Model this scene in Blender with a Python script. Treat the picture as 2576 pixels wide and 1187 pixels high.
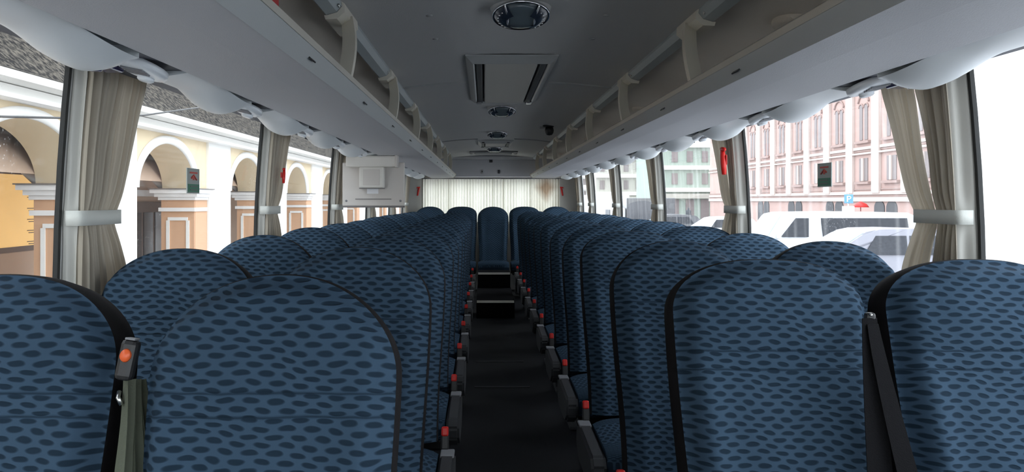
import bpy, bmesh, math, random
from mathutils import Vector, Matrix, noise

# ------------------------------------------------------------------ clearing
for o in list(bpy.data.objects):
    bpy.data.objects.remove(o, do_unlink=True)
SC = bpy.context.scene
COL = SC.collection

# ------------------------------------------------------------------ camera
W_PX, H_PX, F_PX = 2576.0, 1187.0, 1860.0
VPX, VPY = 1218.0, 505.0                 # where the bus's long axis vanishes
CX, CZ = -0.13, 1.35                     # eye: a little left of the aisle centre
cam_d = bpy.data.cameras.new('camera')
cam = bpy.data.objects.new('camera', cam_d)
COL.objects.link(cam)
cam.location = (CX, 0.0, CZ)
cam.rotation_euler = (math.radians(90), 0, 0)
cam_d.sensor_width = 36.0
cam_d.lens = F_PX / W_PX * 36.0
cam_d.shift_x = (W_PX / 2 - VPX) / W_PX
cam_d.shift_y = -(H_PX / 2 - VPY) / W_PX
cam_d.clip_start = 0.05
cam_d.clip_end = 500
SC.camera = cam

# ------------------------------------------------------------------ sky: bright overcast, nothing else lights the bus
world = bpy.data.worlds.new('overcast_sky')
SC.world = world
world.use_nodes = True
wn = world.node_tree
wn.nodes.clear()
w_out = wn.nodes.new('ShaderNodeOutputWorld')
w_bg = wn.nodes.new('ShaderNodeBackground')
w_tc = wn.nodes.new('ShaderNodeTexCoord')
w_nz = wn.nodes.new('ShaderNodeTexNoise')
w_nz.inputs['Scale'].default_value = 2.0
w_rp = wn.nodes.new('ShaderNodeValToRGB')
w_rp.color_ramp.elements[0].color = (0.82, 0.90, 1.0, 1)
w_rp.color_ramp.elements[1].color = (0.96, 0.99, 1.0, 1)
wn.links.new(w_tc.outputs['Generated'], w_nz.inputs['Vector'])
wn.links.new(w_nz.outputs['Fac'], w_rp.inputs['Fac'])
wn.links.new(w_rp.outputs['Color'], w_bg.inputs['Color'])
wn.links.new(w_bg.outputs['Background'], w_out.inputs['Surface'])
w_bg.inputs['Strength'].default_value = 2.3
SC.view_settings.view_transform = 'Standard'
SC.view_settings.look = 'None'
SC.view_settings.gamma = 1.0
SC.view_settings.use_curve_mapping = False
SC.view_settings.exposure = 1.6
SC.cycles.max_bounces = 12
SC.cycles.diffuse_bounces = 8
SC.cycles.transparent_max_bounces = 24
SC.cycles.sample_clamp_indirect = 6.0
SC.cycles.caustics_reflective = False
SC.cycles.caustics_refractive = False


# ------------------------------------------------------------------ pixel helpers
def UD(px, py, d):
    """pixel -> point at depth d in front of the eye"""
    return Vector((CX + (px - VPX) * d / F_PX, d, CZ + (VPY - py) * d / F_PX))


def UX(px, py, x):
    """pixel -> point on the plane X = x"""
    d = (x - CX) * F_PX / (px - VPX)
    return UD(px, py, d)


# ------------------------------------------------------------------ materials
def new_mat(name):
    m = bpy.data.materials.new(name)
    m.use_nodes = True
    nt = m.node_tree
    b = nt.nodes['Principled BSDF']
    return m, nt, b


def pset(b, **k):
    for a, v in k.items():
        for key in ({'rough': 'Roughness', 'metal': 'Metallic', 'spec': 'Specular IOR Level', 'sheen': 'Sheen Weight',
                     'coat': 'Coat Weight', 'emit': 'Emission Strength'}.get(a, a),):
            if key in b.inputs:
                b.inputs[key].default_value = v


def plain(name, col, rough=0.5, metal=0.0, spec=0.5, grain=0.0, gscale=300.0, var=0.0, vscale=4.0):
    m, nt, b = new_mat(name)
    b.inputs['Base Color'].default_value = (*col, 1)
    pset(b, rough=rough, metal=metal, spec=spec)
    tc = nt.nodes.new('ShaderNodeTexCoord')
    if grain > 0:
        nz = nt.nodes.new('ShaderNodeTexNoise')
        nz.inputs['Scale'].default_value = gscale
        bp = nt.nodes.new('ShaderNodeBump')
        bp.inputs['Strength'].default_value = grain
        bp.inputs['Distance'].default_value = 0.002
        nt.links.new(tc.outputs['Object'], nz.inputs['Vector'])
        nt.links.new(nz.outputs['Fac'], bp.inputs['Height'])
        nt.links.new(bp.outputs['Normal'], b.inputs['Normal'])
    if var > 0:
        nz2 = nt.nodes.new('ShaderNodeTexNoise')
        nz2.inputs['Scale'].default_value = vscale
        nz2.inputs['Detail'].default_value = 6
        mx = nt.nodes.new('ShaderNodeMix')
        mx.data_type = 'RGBA'
        mx.inputs['A'].default_value = (*[c * (1 - var) for c in col], 1)
        mx.inputs['B'].default_value = (*[min(1, c * (1 + var)) for c in col], 1)
        nt.links.new(tc.outputs['Object'], nz2.inputs['Vector'])
        nt.links.new(nz2.outputs['Fac'], mx.inputs['Factor'])
        nt.links.new(mx.outputs['Result'], b.inputs['Base Color'])
    return m


def mth(nt, op, a, b=None, c=None):
    n = nt.nodes.new('ShaderNodeMath')
    n.operation = op
    for i, v in enumerate((a, b, c)):
        if v is None:
            continue
        if isinstance(v, (int, float)):
            n.inputs[i].default_value = v
        else:
            nt.links.new(v, n.inputs[i])
    return n.outputs[0]


def dimple_fabric(name, base, dark, pu=0.045, pv=0.029, a=0.0155, bb=0.0047, seams=()):
    """stretch cover woven with staggered lens-shaped pockets; UV is in metres"""
    m, nt, b = new_mat(name)
    uv = nt.nodes.new('ShaderNodeUVMap')
    sep = nt.nodes.new('ShaderNodeSeparateXYZ')
    nzw = nt.nodes.new('ShaderNodeTexNoise')
    nzw.inputs['Scale'].default_value = 9.0
    nt.links.new(uv.outputs['UV'], nzw.inputs['Vector'])
    nt.links.new(uv.outputs['UV'], sep.inputs['Vector'])
    wob = mth(nt, 'MULTIPLY', mth(nt, 'SUBTRACT', nzw.outputs['Fac'], 0.5), 0.030)
    U = mth(nt, 'ADD', sep.outputs['X'], wob)
    V = mth(nt, 'ADD', mth(nt, 'ADD', sep.outputs['Y'], mth(nt, 'MULTIPLY', sep.outputs['X'], 0.05)), wob)
    masks, shades = [], []
    for off in (0.0, 0.5):
        fu = mth(nt, 'SUBTRACT', mth(nt, 'FRACT', mth(nt, 'ADD', mth(nt, 'DIVIDE', U, pu), off)), 0.5)
        fv = mth(nt, 'SUBTRACT', mth(nt, 'FRACT', mth(nt, 'ADD', mth(nt, 'DIVIDE', V, pv), off)), 0.5)
        eu = mth(nt, 'ABSOLUTE', mth(nt, 'MULTIPLY', fu, pu / a))
        ev = mth(nt, 'ABSOLUTE', mth(nt, 'MULTIPLY', fv, pv / bb))
        r = mth(nt, 'ADD', mth(nt, 'POWER', eu, 2.3), mth(nt, 'POWER', ev, 1.8))
        mr = nt.nodes.new('ShaderNodeMapRange')
        mr.interpolation_type = 'SMOOTHSTEP'
        nt.links.new(r, mr.inputs['Value'])
        mr.inputs['From Min'].default_value = 1.45
        mr.inputs['From Max'].default_value = 0.45
        masks.append(mr.outputs['Result'])
    mask = mth(nt, 'MAXIMUM', masks[0], masks[1])
    nzc = nt.nodes.new('ShaderNodeTexNoise')
    nzc.inputs['Scale'].default_value = 5.0
    nzc.inputs['Detail'].default_value = 4.0
    nt.links.new(uv.outputs['UV'], nzc.inputs['Vector'])
    mv = nt.nodes.new('ShaderNodeMix')
    mv.data_type = 'RGBA'
    mv.inputs['A'].default_value = (*[c * 0.86 for c in base], 1)
    mv.inputs['B'].default_value = (*[c * 1.12 for c in base], 1)
    nt.links.new(nzc.outputs['Fac'], mv.inputs['Factor'])
    mx = nt.nodes.new('ShaderNodeMix')
    mx.data_type = 'RGBA'
    mx.inputs['B'].default_value = (*dark, 1)
    nt.links.new(mv.outputs['Result'], mx.inputs['A'])
    nt.links.new(mask, mx.inputs['Factor'])
    nt.links.new(mx.outputs['Result'], b.inputs['Base Color'])
    # relief: pockets sink, soft wrinkles, stitched seams
    h = mth(nt, 'MULTIPLY', mask, -1.0)
    nzr = nt.nodes.new('ShaderNodeTexNoise')
    nzr.inputs['Scale'].default_value = 6.0
    nzr.inputs['Detail'].default_value = 3.0
    nt.links.new(uv.outputs['UV'], nzr.inputs['Vector'])
    h = mth(nt, 'ADD', h, mth(nt, 'MULTIPLY', nzr.outputs['Fac'], 3.0))
    seam_lines = []
    for sv in seams:
        dv = mth(nt, 'ABSOLUTE', mth(nt, 'SUBTRACT', mth(nt, 'ADD', sep.outputs['Y'], mth(nt, 'MULTIPLY', nzw.outputs['Fac'], 0.012)), sv))
        g = nt.nodes.new('ShaderNodeMapRange')
        nt.links.new(dv, g.inputs['Value'])
        g.inputs['From Min'].default_value = 0.0
        g.inputs['From Max'].default_value = 0.004
        g.inputs['To Min'].default_value = -1.3
        g.inputs['To Max'].default_value = 0.0
        h = mth(nt, 'ADD', h, g.outputs['Result'])
        th_ = nt.nodes.new('ShaderNodeMapRange')
        nt.links.new(dv, th_.inputs['Value'])
        th_.inputs['From Min'].default_value = 0.0026
        th_.inputs['From Max'].default_value = 0.0010
        th_.inputs['To Max'].default_value = 0.7
        seam_lines.append(th_.outputs['Result'])
    if seam_lines:
        mk = mask
        for q in seam_lines:
            mk = mth(nt, 'MAXIMUM', mk, q)
        nt.links.new(mk, mx.inputs['Factor'])
    bp = nt.nodes.new('ShaderNodeBump')
    bp.inputs['Strength'].default_value = 0.9
    bp.inputs['Distance'].default_value = 0.0020
    nt.links.new(h, bp.inputs['Height'])
    nt.links.new(bp.outputs['Normal'], b.inputs['Normal'])
    pset(b, rough=0.9, spec=0.08, sheen=0.0)
    return m


def cloth(name, col, transl=0.35, stripe=0.0, var=0.1, streaks=90.0):
    """woven curtain cloth that lets some daylight through"""
    m, nt, b = new_mat(name)
    out = nt.nodes['Material Output']
    uv = nt.nodes.new('ShaderNodeUVMap')
    mp = nt.nodes.new('ShaderNodeMapping')
    mp.inputs['Scale'].default_value = (streaks, 1.2, 1)
    nz = nt.nodes.new('ShaderNodeTexNoise')
    nz.inputs['Scale'].default_value = 1.0
    nz.inputs['Detail'].default_value = 5
    nt.links.new(uv.outputs['UV'], mp.inputs['Vector'])
    nt.links.new(mp.outputs['Vector'], nz.inputs['Vector'])
    mx = nt.nodes.new('ShaderNodeMix')
    mx.data_type = 'RGBA'
    mx.inputs['A'].default_value = (*[c * (1 - var) for c in col], 1)
    mx.inputs['B'].default_value = (*[min(1, c * (1 + var)) for c in col], 1)
    nt.links.new(nz.outputs['Fac'], mx.inputs['Factor'])
    nt.links.new(mx.outputs['Result'], b.inputs['Base Color'])
    pset(b, rough=0.85, spec=0.15, sheen=0.2)
    tr = nt.nodes.new('ShaderNodeBsdfTranslucent')
    nt.links.new(mx.outputs['Result'], tr.inputs['Color'])
    ms = nt.nodes.new('ShaderNodeMixShader')
    ms.inputs['Fac'].default_value = transl
    nt.links.new(b.outputs['BSDF'], ms.inputs[1])
    nt.links.new(tr.outputs['BSDF'], ms.inputs[2])
    nt.links.new(ms.outputs['Shader'], out.inputs['Surface'])
    return m, nt, mx


def rain_glass(name, tint=(0.97, 0.985, 0.985), drops=1.0, streak=0.0):
    m, nt, b = new_mat(name)
    nt.nodes.remove(b)
    out = nt.nodes['Material Output']
    tc = nt.nodes.new('ShaderNodeTexCoord')
    tp = nt.nodes.new('ShaderNodeBsdfTransparent')
    tp.inputs['Color'].default_value = (*tint, 1)
    gl = nt.nodes.new('ShaderNodeBsdfGlossy')
    gl.inputs['Roughness'].default_value = 0.02
    lw = nt.nodes.new('ShaderNodeLayerWeight')
    lw.inputs['Blend'].default_value = 0.5
    refl = mth(nt, 'ADD', mth(nt, 'MULTIPLY', mth(nt, 'POWER', lw.outputs['Facing'], 4.0), 0.18), 0.015)
    m1 = nt.nodes.new('ShaderNodeMixShader')
    nt.links.new(refl, m1.inputs['Fac'])
    nt.links.new(tp.outputs['BSDF'], m1.inputs[1])
    nt.links.new(gl.outputs['BSDF'], m1.inputs[2])
    # rain drops: scattered spots, only in patches
    vo = nt.nodes.new('ShaderNodeTexVoronoi')
    vo.inputs['Scale'].default_value = 75.0
    nt.links.new(tc.outputs['Object'], vo.inputs['Vector'])
    spot = nt.nodes.new('ShaderNodeMapRange')
    nt.links.new(vo.outputs['Distance'], spot.inputs['Value'])
    spot.inputs['From Min'].default_value = 0.20
    spot.inputs['From Max'].default_value = 0.10
    nz = nt.nodes.new('ShaderNodeTexNoise')
    nz.inputs['Scale'].default_value = 2.2
    nz.inputs['Detail'].default_value = 5.0
    nt.links.new(tc.outputs['Object'], nz.inputs['Vector'])
    pt = nt.nodes.new('ShaderNodeMapRange')
    nt.links.new(nz.outputs['Fac'], pt.inputs['Value'])
    pt.inputs['From Min'].default_value = 0.50
    pt.inputs['From Max'].default_value = 0.68
    fac = mth(nt, 'MULTIPLY', mth(nt, 'MULTIPLY', spot.outputs['Result'], pt.outputs['Result']), 0.45 * drops)
    mp = nt.nodes.new('ShaderNodeMapping')
    mp.inputs['Scale'].default_value = (1, 26, 1.1)
    nt.links.new(tc.outputs['Object'], mp.inputs['Vector'])
    ns = nt.nodes.new('ShaderNodeTexNoise')
    ns.inputs['Scale'].default_value = 1.0
    nt.links.new(mp.outputs['Vector'], ns.inputs['Vector'])
    st = nt.nodes.new('ShaderNodeMapRange')
    nt.links.new(ns.outputs['Fac'], st.inputs['Value'])
    st.inputs['From Min'].default_value = 0.52
    st.inputs['From Max'].default_value = 0.75
    fac = mth(nt, 'ADD', fac, mth(nt, 'MULTIPLY', st.outputs['Result'], 0.06 * streak))
    fac = mth(nt, 'MINIMUM', mth(nt, 'ADD', fac, 0.005), 1.0)
    wt = nt.nodes.new('ShaderNodeBsdfTranslucent')
    wt.inputs['Color'].default_value = (0.95, 0.95, 0.95, 1)
    m2 = nt.nodes.new('ShaderNodeMixShader')
    nt.links.new(fac, m2.inputs['Fac'])
    nt.links.new(m1.outputs['Shader'], m2.inputs[1])
    nt.links.new(wt.outputs['BSDF'], m2.inputs[2])
    nt.links.new(m2.outputs['Shader'], out.inputs['Surface'])
    return m


M = {}
SEAT_L = 0.79
M['seat_blue'] = dimple_fabric('seat_cover_blue', (0.041, 0.073, 0.114), (0.0135, 0.026, 0.042), seams=(SEAT_L - 0.205, SEAT_L - 0.245))
M['cushion_blue'] = dimple_fabric('seat_cushion_blue', (0.041, 0.073, 0.114), (0.017, 0.031, 0.05), pu=0.026, pv=0.018, a=0.009, bb=0.0038)
M['seat_dark'] = plain('seat_side_cloth', (0.011, 0.010, 0.011), 0.9, spec=0.15, grain=0.4, gscale=500)
M['black'] = plain('black_plastic', (0.012, 0.012, 0.013), 0.45, grain=0.15)
M['rubber'] = plain('black_rubber', (0.016, 0.017, 0.016), 0.7)
M['dark_grey'] = plain('dark_grey_plastic', (0.038, 0.040, 0.044), 0.55, grain=0.3)
M['mid_grey'] = plain('mid_grey_plastic', (0.21, 0.215, 0.23), 0.5, grain=0.2)
M['red'] = plain('red_plastic', (0.62, 0.016, 0.012), 0.4)
M['orange'] = plain('orange_plastic', (0.75, 0.12, 0.03), 0.4)
M['metal'] = plain('steel', (0.62, 0.62, 0.60), 0.28, metal=1.0)
M['olive_web'] = plain('olive_webbing', (0.105, 0.115, 0.085), 0.85, spec=0.2, grain=0.6, gscale=260, var=0.15, vscale=18)
M['black_web'] = plain('black_webbing', (0.006, 0.006, 0.007), 0.9, spec=0.1, grain=0.5, gscale=400)
M['ceiling'] = plain('ceiling_grey_vinyl', (0.48, 0.48, 0.475), 0.75, spec=0.25, grain=0.5, gscale=420)
M['lining'] = plain('rack_lining_beige', (0.64, 0.60, 0.54), 0.85, spec=0.15, grain=0.5, gscale=300, var=0.05)
M['rack_under'] = plain('rack_underside_grey', (0.56, 0.565, 0.59), 0.6, spec=0.35, grain=0.35, gscale=380)
M['rack_lip'] = plain('rack_lip_grey', (0.50, 0.52, 0.52), 0.5, spec=0.4, grain=0.15)
M['rack_edge'] = plain('rack_edge_beige', (0.46, 0.44, 0.39), 0.5)
M['rail'] = plain('rail_grey_green', (0.34, 0.38, 0.39), 0.45, spec=0.45)
M['bracket'] = plain('bracket_beige', (0.62, 0.59, 0.51), 0.5)
M['duct'] = plain('duct_pale_grey', (0.74, 0.78, 0.80), 0.4, spec=0.45)
M['duct_face'] = plain('vent_white', (0.80, 0.84, 0.88), 0.3, spec=0.5)
M['niche'] = plain('niche_dark', (0.06, 0.065, 0.085), 0.6)
M['purple'] = plain('purple_lens', (0.035, 0.03, 0.10), 0.15, spec=0.6)
M['wall'] = plain('side_wall_grey', (0.50, 0.50, 0.49), 0.7, grain=0.2)
M['pillar'] = plain('pillar_trim', (0.55, 0.55, 0.53), 0.6, grain=0.2)
M['floor'] = plain('aisle_vinyl', (0.012, 0.013, 0.016), 0.7, spec=0.25, grain=0.4, gscale=200, var=0.25, vscale=6)
M['step'] = plain('step_vinyl', (0.012, 0.012, 0.013), 0.95, spec=0.05, grain=0.4)
M['nosing'] = plain('aluminium_nosing', (0.82, 0.80, 0.72), 0.35, metal=0.6)
M['panel_beige'] = plain('partition_beige', (0.55, 0.52, 0.49), 0.55, grain=0.2)
M['panel_edge'] = plain('partition_edge', (0.16, 0.15, 0.15), 0.6)
M['panel_light'] = plain('monitor_case_beige', (0.64, 0.62, 0.58), 0.5, grain=0.15)
M['paper'] = plain('paper_white', (0.78, 0.79, 0.82), 0.7)
M['chrome'] = plain('chrome', (0.80, 0.80, 0.82), 0.12, metal=1.0)
M['lens'] = plain('smoked_lens', (0.10, 0.13, 0.15), 0.18, spec=0.6)
M['lens_dark'] = plain('smoked_lens_dark', (0.02, 0.028, 0.045), 0.2, spec=0.6)
M['hatch_frame'] = plain('hatch_frame_grey', (0.36, 0.37, 0.37), 0.35, spec=0.5)
M['hatch_panel'] = plain('hatch_panel_beige', (0.43, 0.42, 0.39), 0.6, grain=0.2)
M['rear_panel'] = plain('rear_panel_grey', (0.42, 0.43, 0.46), 0.65, grain=0.2)
M['curtain'], _, _ = cloth('curtain_beige', (0.50, 0.45, 0.37), transl=0.2, var=0.28)
M['curtain_near_edge'], _, _ = cloth('curtain_near_edge_pale', (0.70, 0.69, 0.64), transl=0.3, var=0.05)
M['tie'] = plain('tie_band', (0.60, 0.61, 0.57), 0.75, spec=0.2, grain=0.2)
M['glass_wet'] = rain_glass('rain_spotted_glass', tint=(0.745, 0.755, 0.76), drops=1.0)
M['glass_streak'] = rain_glass('rain_streaked_glass', tint=(0.81, 0.82, 0.83), drops=0.5, streak=0.8)
M['glass_clear'] = rain_glass('window_glass', drops=0.25)


# ------------------------------------------------------------------ mesh builder
class MB:
    def __init__(self):
        self.bm = bmesh.new()
        self.uv = self.bm.loops.layers.uv.new('UVMap')

    def box(self, c, s, bev=0.0, rot=None, seg=2, smooth=False):
        mat = Matrix.Translation(Vector(c))
        if rot is not None:
            mat = mat @ rot.to_4x4()
        mat = mat @ Matrix.Diagonal((s[0], s[1], s[2], 1))
        r = bmesh.ops.create_cube(self.bm, size=1.0, matrix=mat)
        vs = r['verts']
        if bev > 0:
            es = list({e for v in vs for e in v.link_edges})
            rr = bmesh.ops.bevel(self.bm, geom=es, offset=bev, segments=seg, profile=0.5, affect='EDGES')
            if smooth:
                for f in rr['faces']:
                    f.smooth = True
        return self

    def hexa(self, p):
        """eight corners: bottom loop 0-3, top loop 4-7"""
        v = [self.bm.verts.new(q) for q in p]
        for f in ((0, 3, 2, 1), (4, 5, 6, 7), (0, 1, 5, 4), (1, 2, 6, 5), (2, 3, 7, 6), (3, 0, 4, 7)):
            self.bm.faces.new([v[i] for i in f])
        return self

    def prism(self, poly, a, b, axis='y', smooth=False, caps=True):
        """closed 2D polygon swept along an axis; poly in the other two coords"""
        def P(q, t):
            return {'y': (q[0], t, q[1]), 'x': (t, q[0], q[1]), 'z': (q[0], q[1], t)}[axis]
        va = [self.bm.verts.new(P(q, a)) for q in poly]
        vb = [self.bm.verts.new(P(q, b)) for q in poly]
        n = len(poly)
        for i in range(n):
            j = (i + 1) % n
            f = self.bm.faces.new((va[i], va[j], vb[j], vb[i]))
            f.smooth = smooth
        if caps:
            self.bm.faces.new(va[::-1])
            self.bm.faces.new(vb)
        return self

    def grid(self, fn, us, vs, smooth=True, uvf=None, wrap=False):
        rows = []
        for v in vs:
            rows.append([self.bm.verts.new(fn(u, v)) for u in us])
        nu = len(us)
        for j in range(len(vs) - 1):
            for i in range(nu if wrap else nu - 1):
                k = (i + 1) % nu
                f = self.bm.faces.new((rows[j][i], rows[j][k], rows[j + 1][k], rows[j + 1][i]))
                f.smooth = smooth
                if uvf:
                    for l, (a, b) in zip(f.loops, ((us[i], vs[j]), (us[k], vs[j]), (us[k], vs[j + 1]), (us[i], vs[j + 1]))):
                        l[self.uv].uv = uvf(a, b)
        return rows

    def fan(self, loop):
        try:
            self.bm.faces.new(loop)
        except ValueError:
            pass

    def tube(self, pts, r, n=10, caps=True):
        pts = [Vector(p) for p in pts]
        rings = []
        for i, p in enumerate(pts):
            t = (pts[min(i + 1, len(pts) - 1)] - pts[max(i - 1, 0)]).normalized()
            a = t.orthogonal().normalized() if i == 0 else (a - t * a.dot(t)).normalized()
            b = t.cross(a)
            rr = r[i] if isinstance(r, (list, tuple)) else r
            rings.append([self.bm.verts.new(p + (a * math.cos(2 * math.pi * k / n) + b * math.sin(2 * math.pi * k / n)) * rr) for k in range(n)])
        for i in range(len(rings) - 1):
            for k in range(n):
                f = self.bm.faces.new((rings[i][k], rings[i][(k + 1) % n], rings[i + 1][(k + 1) % n], rings[i + 1][k]))
                f.smooth = True
        if caps:
            self.bm.faces.new(rings[0][::-1])
            self.bm.faces.new(rings[-1])
        return self

    def ribbon(self, pts, wvec, th):
        """flat strap through pts, wvec = half-width vector (or list), th = thickness vector"""
        ws = wvec if isinstance(wvec, list) else [wvec] * len(pts)
        th = Vector(th)
        rings = []
        for p, w in zip(pts, ws):
            p, w = Vector(p), Vector(w)
            rings.append([self.bm.verts.new(q) for q in (p - w, p + w, p + w + th, p - w + th)])
        for i in range(len(rings) - 1):
            for k in range(4):
                f = self.bm.faces.new((rings[i][k], rings[i][(k + 1) % 4], rings[i + 1][(k + 1) % 4], rings[i + 1][k]))
                f.smooth = False
        self.bm.faces.new(rings[0][::-1])
        self.bm.faces.new(rings[-1])
        return self

    def lathe(self, prof, c, axis='z', n=32, sx=1.0, sy=1.0):
        c = Vector(c)
        rings = []
        for (r, h) in prof:
            ring = []
            for k in range(n):
                t = 2 * math.pi * k / n
                q = (r * math.cos(t) * sx, r * math.sin(t) * sy, h)
                if axis == 'x':
                    q = (h, q[0], q[1])
                elif axis == 'y':
                    q = (q[0], h, q[1])
                ring.append(self.bm.verts.new(c + Vector(q)))
            rings.append(ring)
        for i in range(len(rings) - 1):
            for k in range(n):
                f = self.bm.faces.new((rings[i][k], rings[i][(k + 1) % n], rings[i + 1][(k + 1) % n], rings[i + 1][k]))
                f.smooth = True
        self.bm.faces.new(rings[0][::-1])
        self.bm.faces.new(rings[-1])
        return self

    def mesh(self, name, mat):
        bmesh.ops.recalc_face_normals(self.bm, faces=self.bm.faces[:])
        me = bpy.data.meshes.new(name)
        self.bm.to_mesh(me)
        self.bm.free()
        if mat:
            me.materials.append(mat)
        return me

    def build(self, name, mat, parent=None, loc=None, rot=None):
        return put(name, self.mesh(name, mat), parent, loc, rot)


def put(name, me, parent=None, loc=None, rot=None):
    o = bpy.data.objects.new(name, me)
    COL.objects.link(o)
    if parent is not None:
        o.parent = parent
    if loc is not None:
        o.location = loc
    if rot is not None:
        o.rotation_euler = rot
    return o


def tag(o, label, cat, group=None):
    o['label'] = label
    o['category'] = cat
    if group:
        o['group'] = group
    return o


def thing(name, label, cat, loc=(0, 0, 0), group=None, rz=0.0):
    o = bpy.data.objects.new(name, None)
    o.empty_display_size = 0.05
    COL.objects.link(o)
    o.location = loc
    o.rotation_euler = (0, 0, rz)
    return tag(o, label, cat, group)


def struct(o):
    o['kind'] = 'structure'
    return o


def lin(a, b, n):
    return [a + (b - a) * i / (n - 1) for i in range(n)]


def sm(x, a, b):
    t = max(0.0, min(1.0, (x - a) / (b - a)))
    return t * t * (3 - 2 * t)


ORD = ['nearest', 'second', 'third', 'fourth', 'fifth', 'sixth', 'seventh', 'eighth', 'ninth', 'tenth', 'eleventh', 'twelfth', 'thirteenth', 'fourteenth']
SIDE = {-1: 'arcade side', 1: 'pink-building side'}
SNAME = {-1: 'left', 1: 'right'}

# ================================================================== THE BUS SHELL
Y0, Y1 = -2.2, 11.35          # front and rear of the saloon
PIL = {-1: [-1.46, 0.28, 2.03, 3.79, 5.57, 7.33, 9.08, 10.55], 1: [-1.55, 0.29, 2.13, 3.99, 5.83, 7.67, 9.50, 10.65]}
SILL, HEAD = 0.78, 1.772


def xw(z):
    """inner face of the side wall: leans in towards the roof"""
    return 1.300 - 0.07 * max(0.0, z - 1.0) ** 2


struct(MB().box((0, (Y0 + Y1) / 2, -0.05), (2.66, Y1 - Y0, 0.10)).build('floor', M['floor']))
# two steps up to the rear of the aisle
for k, (ya, yb, za, zb, w) in enumerate(((8.50, 10.15, 0.0, 0.20, 0.44), (9.76, 10.15, 0.20, 0.40, 0.43))):
    s = MB().box((0, (ya + yb) / 2, (za + zb) / 2), (w, yb - ya, zb - za)).build('aisle_step', M['step'])
    tag(s, ('lower' if k == 0 else 'upper') + ' dark step at the rear of the aisle with a pale metal edge', 'step', 'steps at the rear of the aisle')
    MB().prism([(ya - 0.005, zb - 0.022), (ya - 0.005, zb + 0.003), (ya + 0.012, zb + 0.003), (ya + 0.012, zb), (ya, zb), (ya, zb - 0.022)], -w / 2 + 0.005, w / 2 - 0.005, axis='x').build('nosing', M['nosing'], s)
# joint strips in the aisle floor
for k, y in enumerate((5.35, 6.2)):
    struct(MB().box((0, y, 0.003), (0.40, 0.02, 0.006)).build('trim_%d' % (k + 1), M['dark_grey']))

for s in (-1, 1):
    wm = MB()
    wm.prism([(s * xw(0), 0), (s * xw(SILL), SILL), (s * (xw(SILL) + 0.06), SILL), (s * (xw(0) + 0.06), 0)], Y0, Y1)
    wm.prism([(s * (xw(HEAD)), HEAD), (s * 1.243, 1.88), (s * 1.30, 1.88), (s * (xw(HEAD) + 0.06), HEAD)], Y0, Y1)
    for y in PIL[s]:
        zs = lin(SILL, HEAD, 7)
        poly = [(s * xw(z), z) for z in zs] + [(s * (xw(z) + 0.012), z) for z in zs[::-1]]
        wm.prism(poly, y + 0.005, y + 0.13)
    zs = lin(SILL, HEAD, 7)
    poly = [(s * xw(z), z) for z in zs] + [(s * (xw(z) + 0.05), z) for z in zs[::-1]]
    wm.prism(poly, Y0, Y0 + 0.12)
    wm.prism(poly, Y1 - 0.62 if s < 0 else Y1 - 0.5, Y1)
    struct(wm.build('wall_' + SNAME[s], M['wall']))

# side windows: rubber gasket + pane, one object per window
wnum = 0
for s in (-1, 1):
    ys = PIL[s]
    spans = [(Y0 + 0.12, ys[0])] + [(ys[i] + 0.13, ys[i + 1]) for i in range(len(ys) - 1)] + [(ys[-1] + 0.13, Y1 - 0.55)]
    for (a, b) in spans:
        if b - a < 0.05:
            continue
        wnum += 1
        zs = lin(SILL, HEAD, 9)
        gk = MB()

        def strip(y0, y1, z0, z1, d=0.004):
            zz = lin(z0, z1, 7)
            gk.prism([(s * (xw(z) - d), z) for z in zz] + [(s * (xw(z) + 0.012), z) for z in zz[::-1]], y0, y1)
        strip(b - 0.009, b + 0.004, SILL, HEAD, 0.001)
        strip(a - 0.004, a + 0.025, SILL, HEAD)
        strip(a + 0.0255, b - 0.0095, SILL, SILL + 0.03)
        strip(a + 0.0255, b - 0.0095, HEAD - 0.014, HEAD)
        g = struct(gk.build('window_%d' % wnum, M['rubber']))
        gm = M['glass_wet'] if s < 0 else M['glass_streak']
        pm = MB()
        pm.prism([(s * (xw(z) + 0.008), z) for z in zs] + [(s * (xw(z) + 0.013), z) for z in zs[::-1]], a + 0.02, b - 0.006, smooth=False)
        pm.build('pane', gm, g)

# ceiling and the coved lining above the racks
def roofz(x):
    ax = abs(x)
    if ax < 0.66:
        return 2.035 - 0.045 * (ax / 0.66) ** 2
    t = (ax - 0.66) / (1.25 - 0.66)
    return 1.99 - 0.14 * t ** 2.6


cm = MB()
cm.grid(lambda u, v: (u, v, roofz(u)), lin(-0.66, 0.66, 25), lin(Y0, Y1, 3))
cm.grid(lambda u, v: (u, v, roofz(u) + 0.04), lin(-0.66, 0.66, 25), lin(Y0, Y1, 3))
struct(cm.build('ceiling', M['ceiling']))
for s in (-1, 1):
    lm = MB()
    lm.grid(lambda u, v: (s * u, v, roofz(u)), lin(0.66, 1.25, 16), lin(Y0, Y1, 3))
    lm.grid(lambda u, v: (s * (u + 0.02), v, roofz(u) + 0.04), lin(0.62, 1.27, 16), lin(Y0, Y1, 3))
    struct(lm.build('ceiling_cove_' + SNAME[s], M['lining']))
# ceiling seam beads, each side of the big hatch and at the rear bay
tn = 3
for y, xa, xb in ((4.22, -0.60, -0.235), (4.22, 0.235, 0.60), (8.1, -0.6, -0.2), (8.1, 0.2, 0.6)):
    b = MB()
    xs = lin(xa, xb, 9)
    b.ribbon([(x, y, roofz(x) - 0.008) for x in xs], Vector((0, 0.010, 0)), (0, 0, 0.008))
    struct(b.build('trim_%d' % tn, M['hatch_frame'] if y < 5 else M['mid_grey']))
    tn += 1
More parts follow.
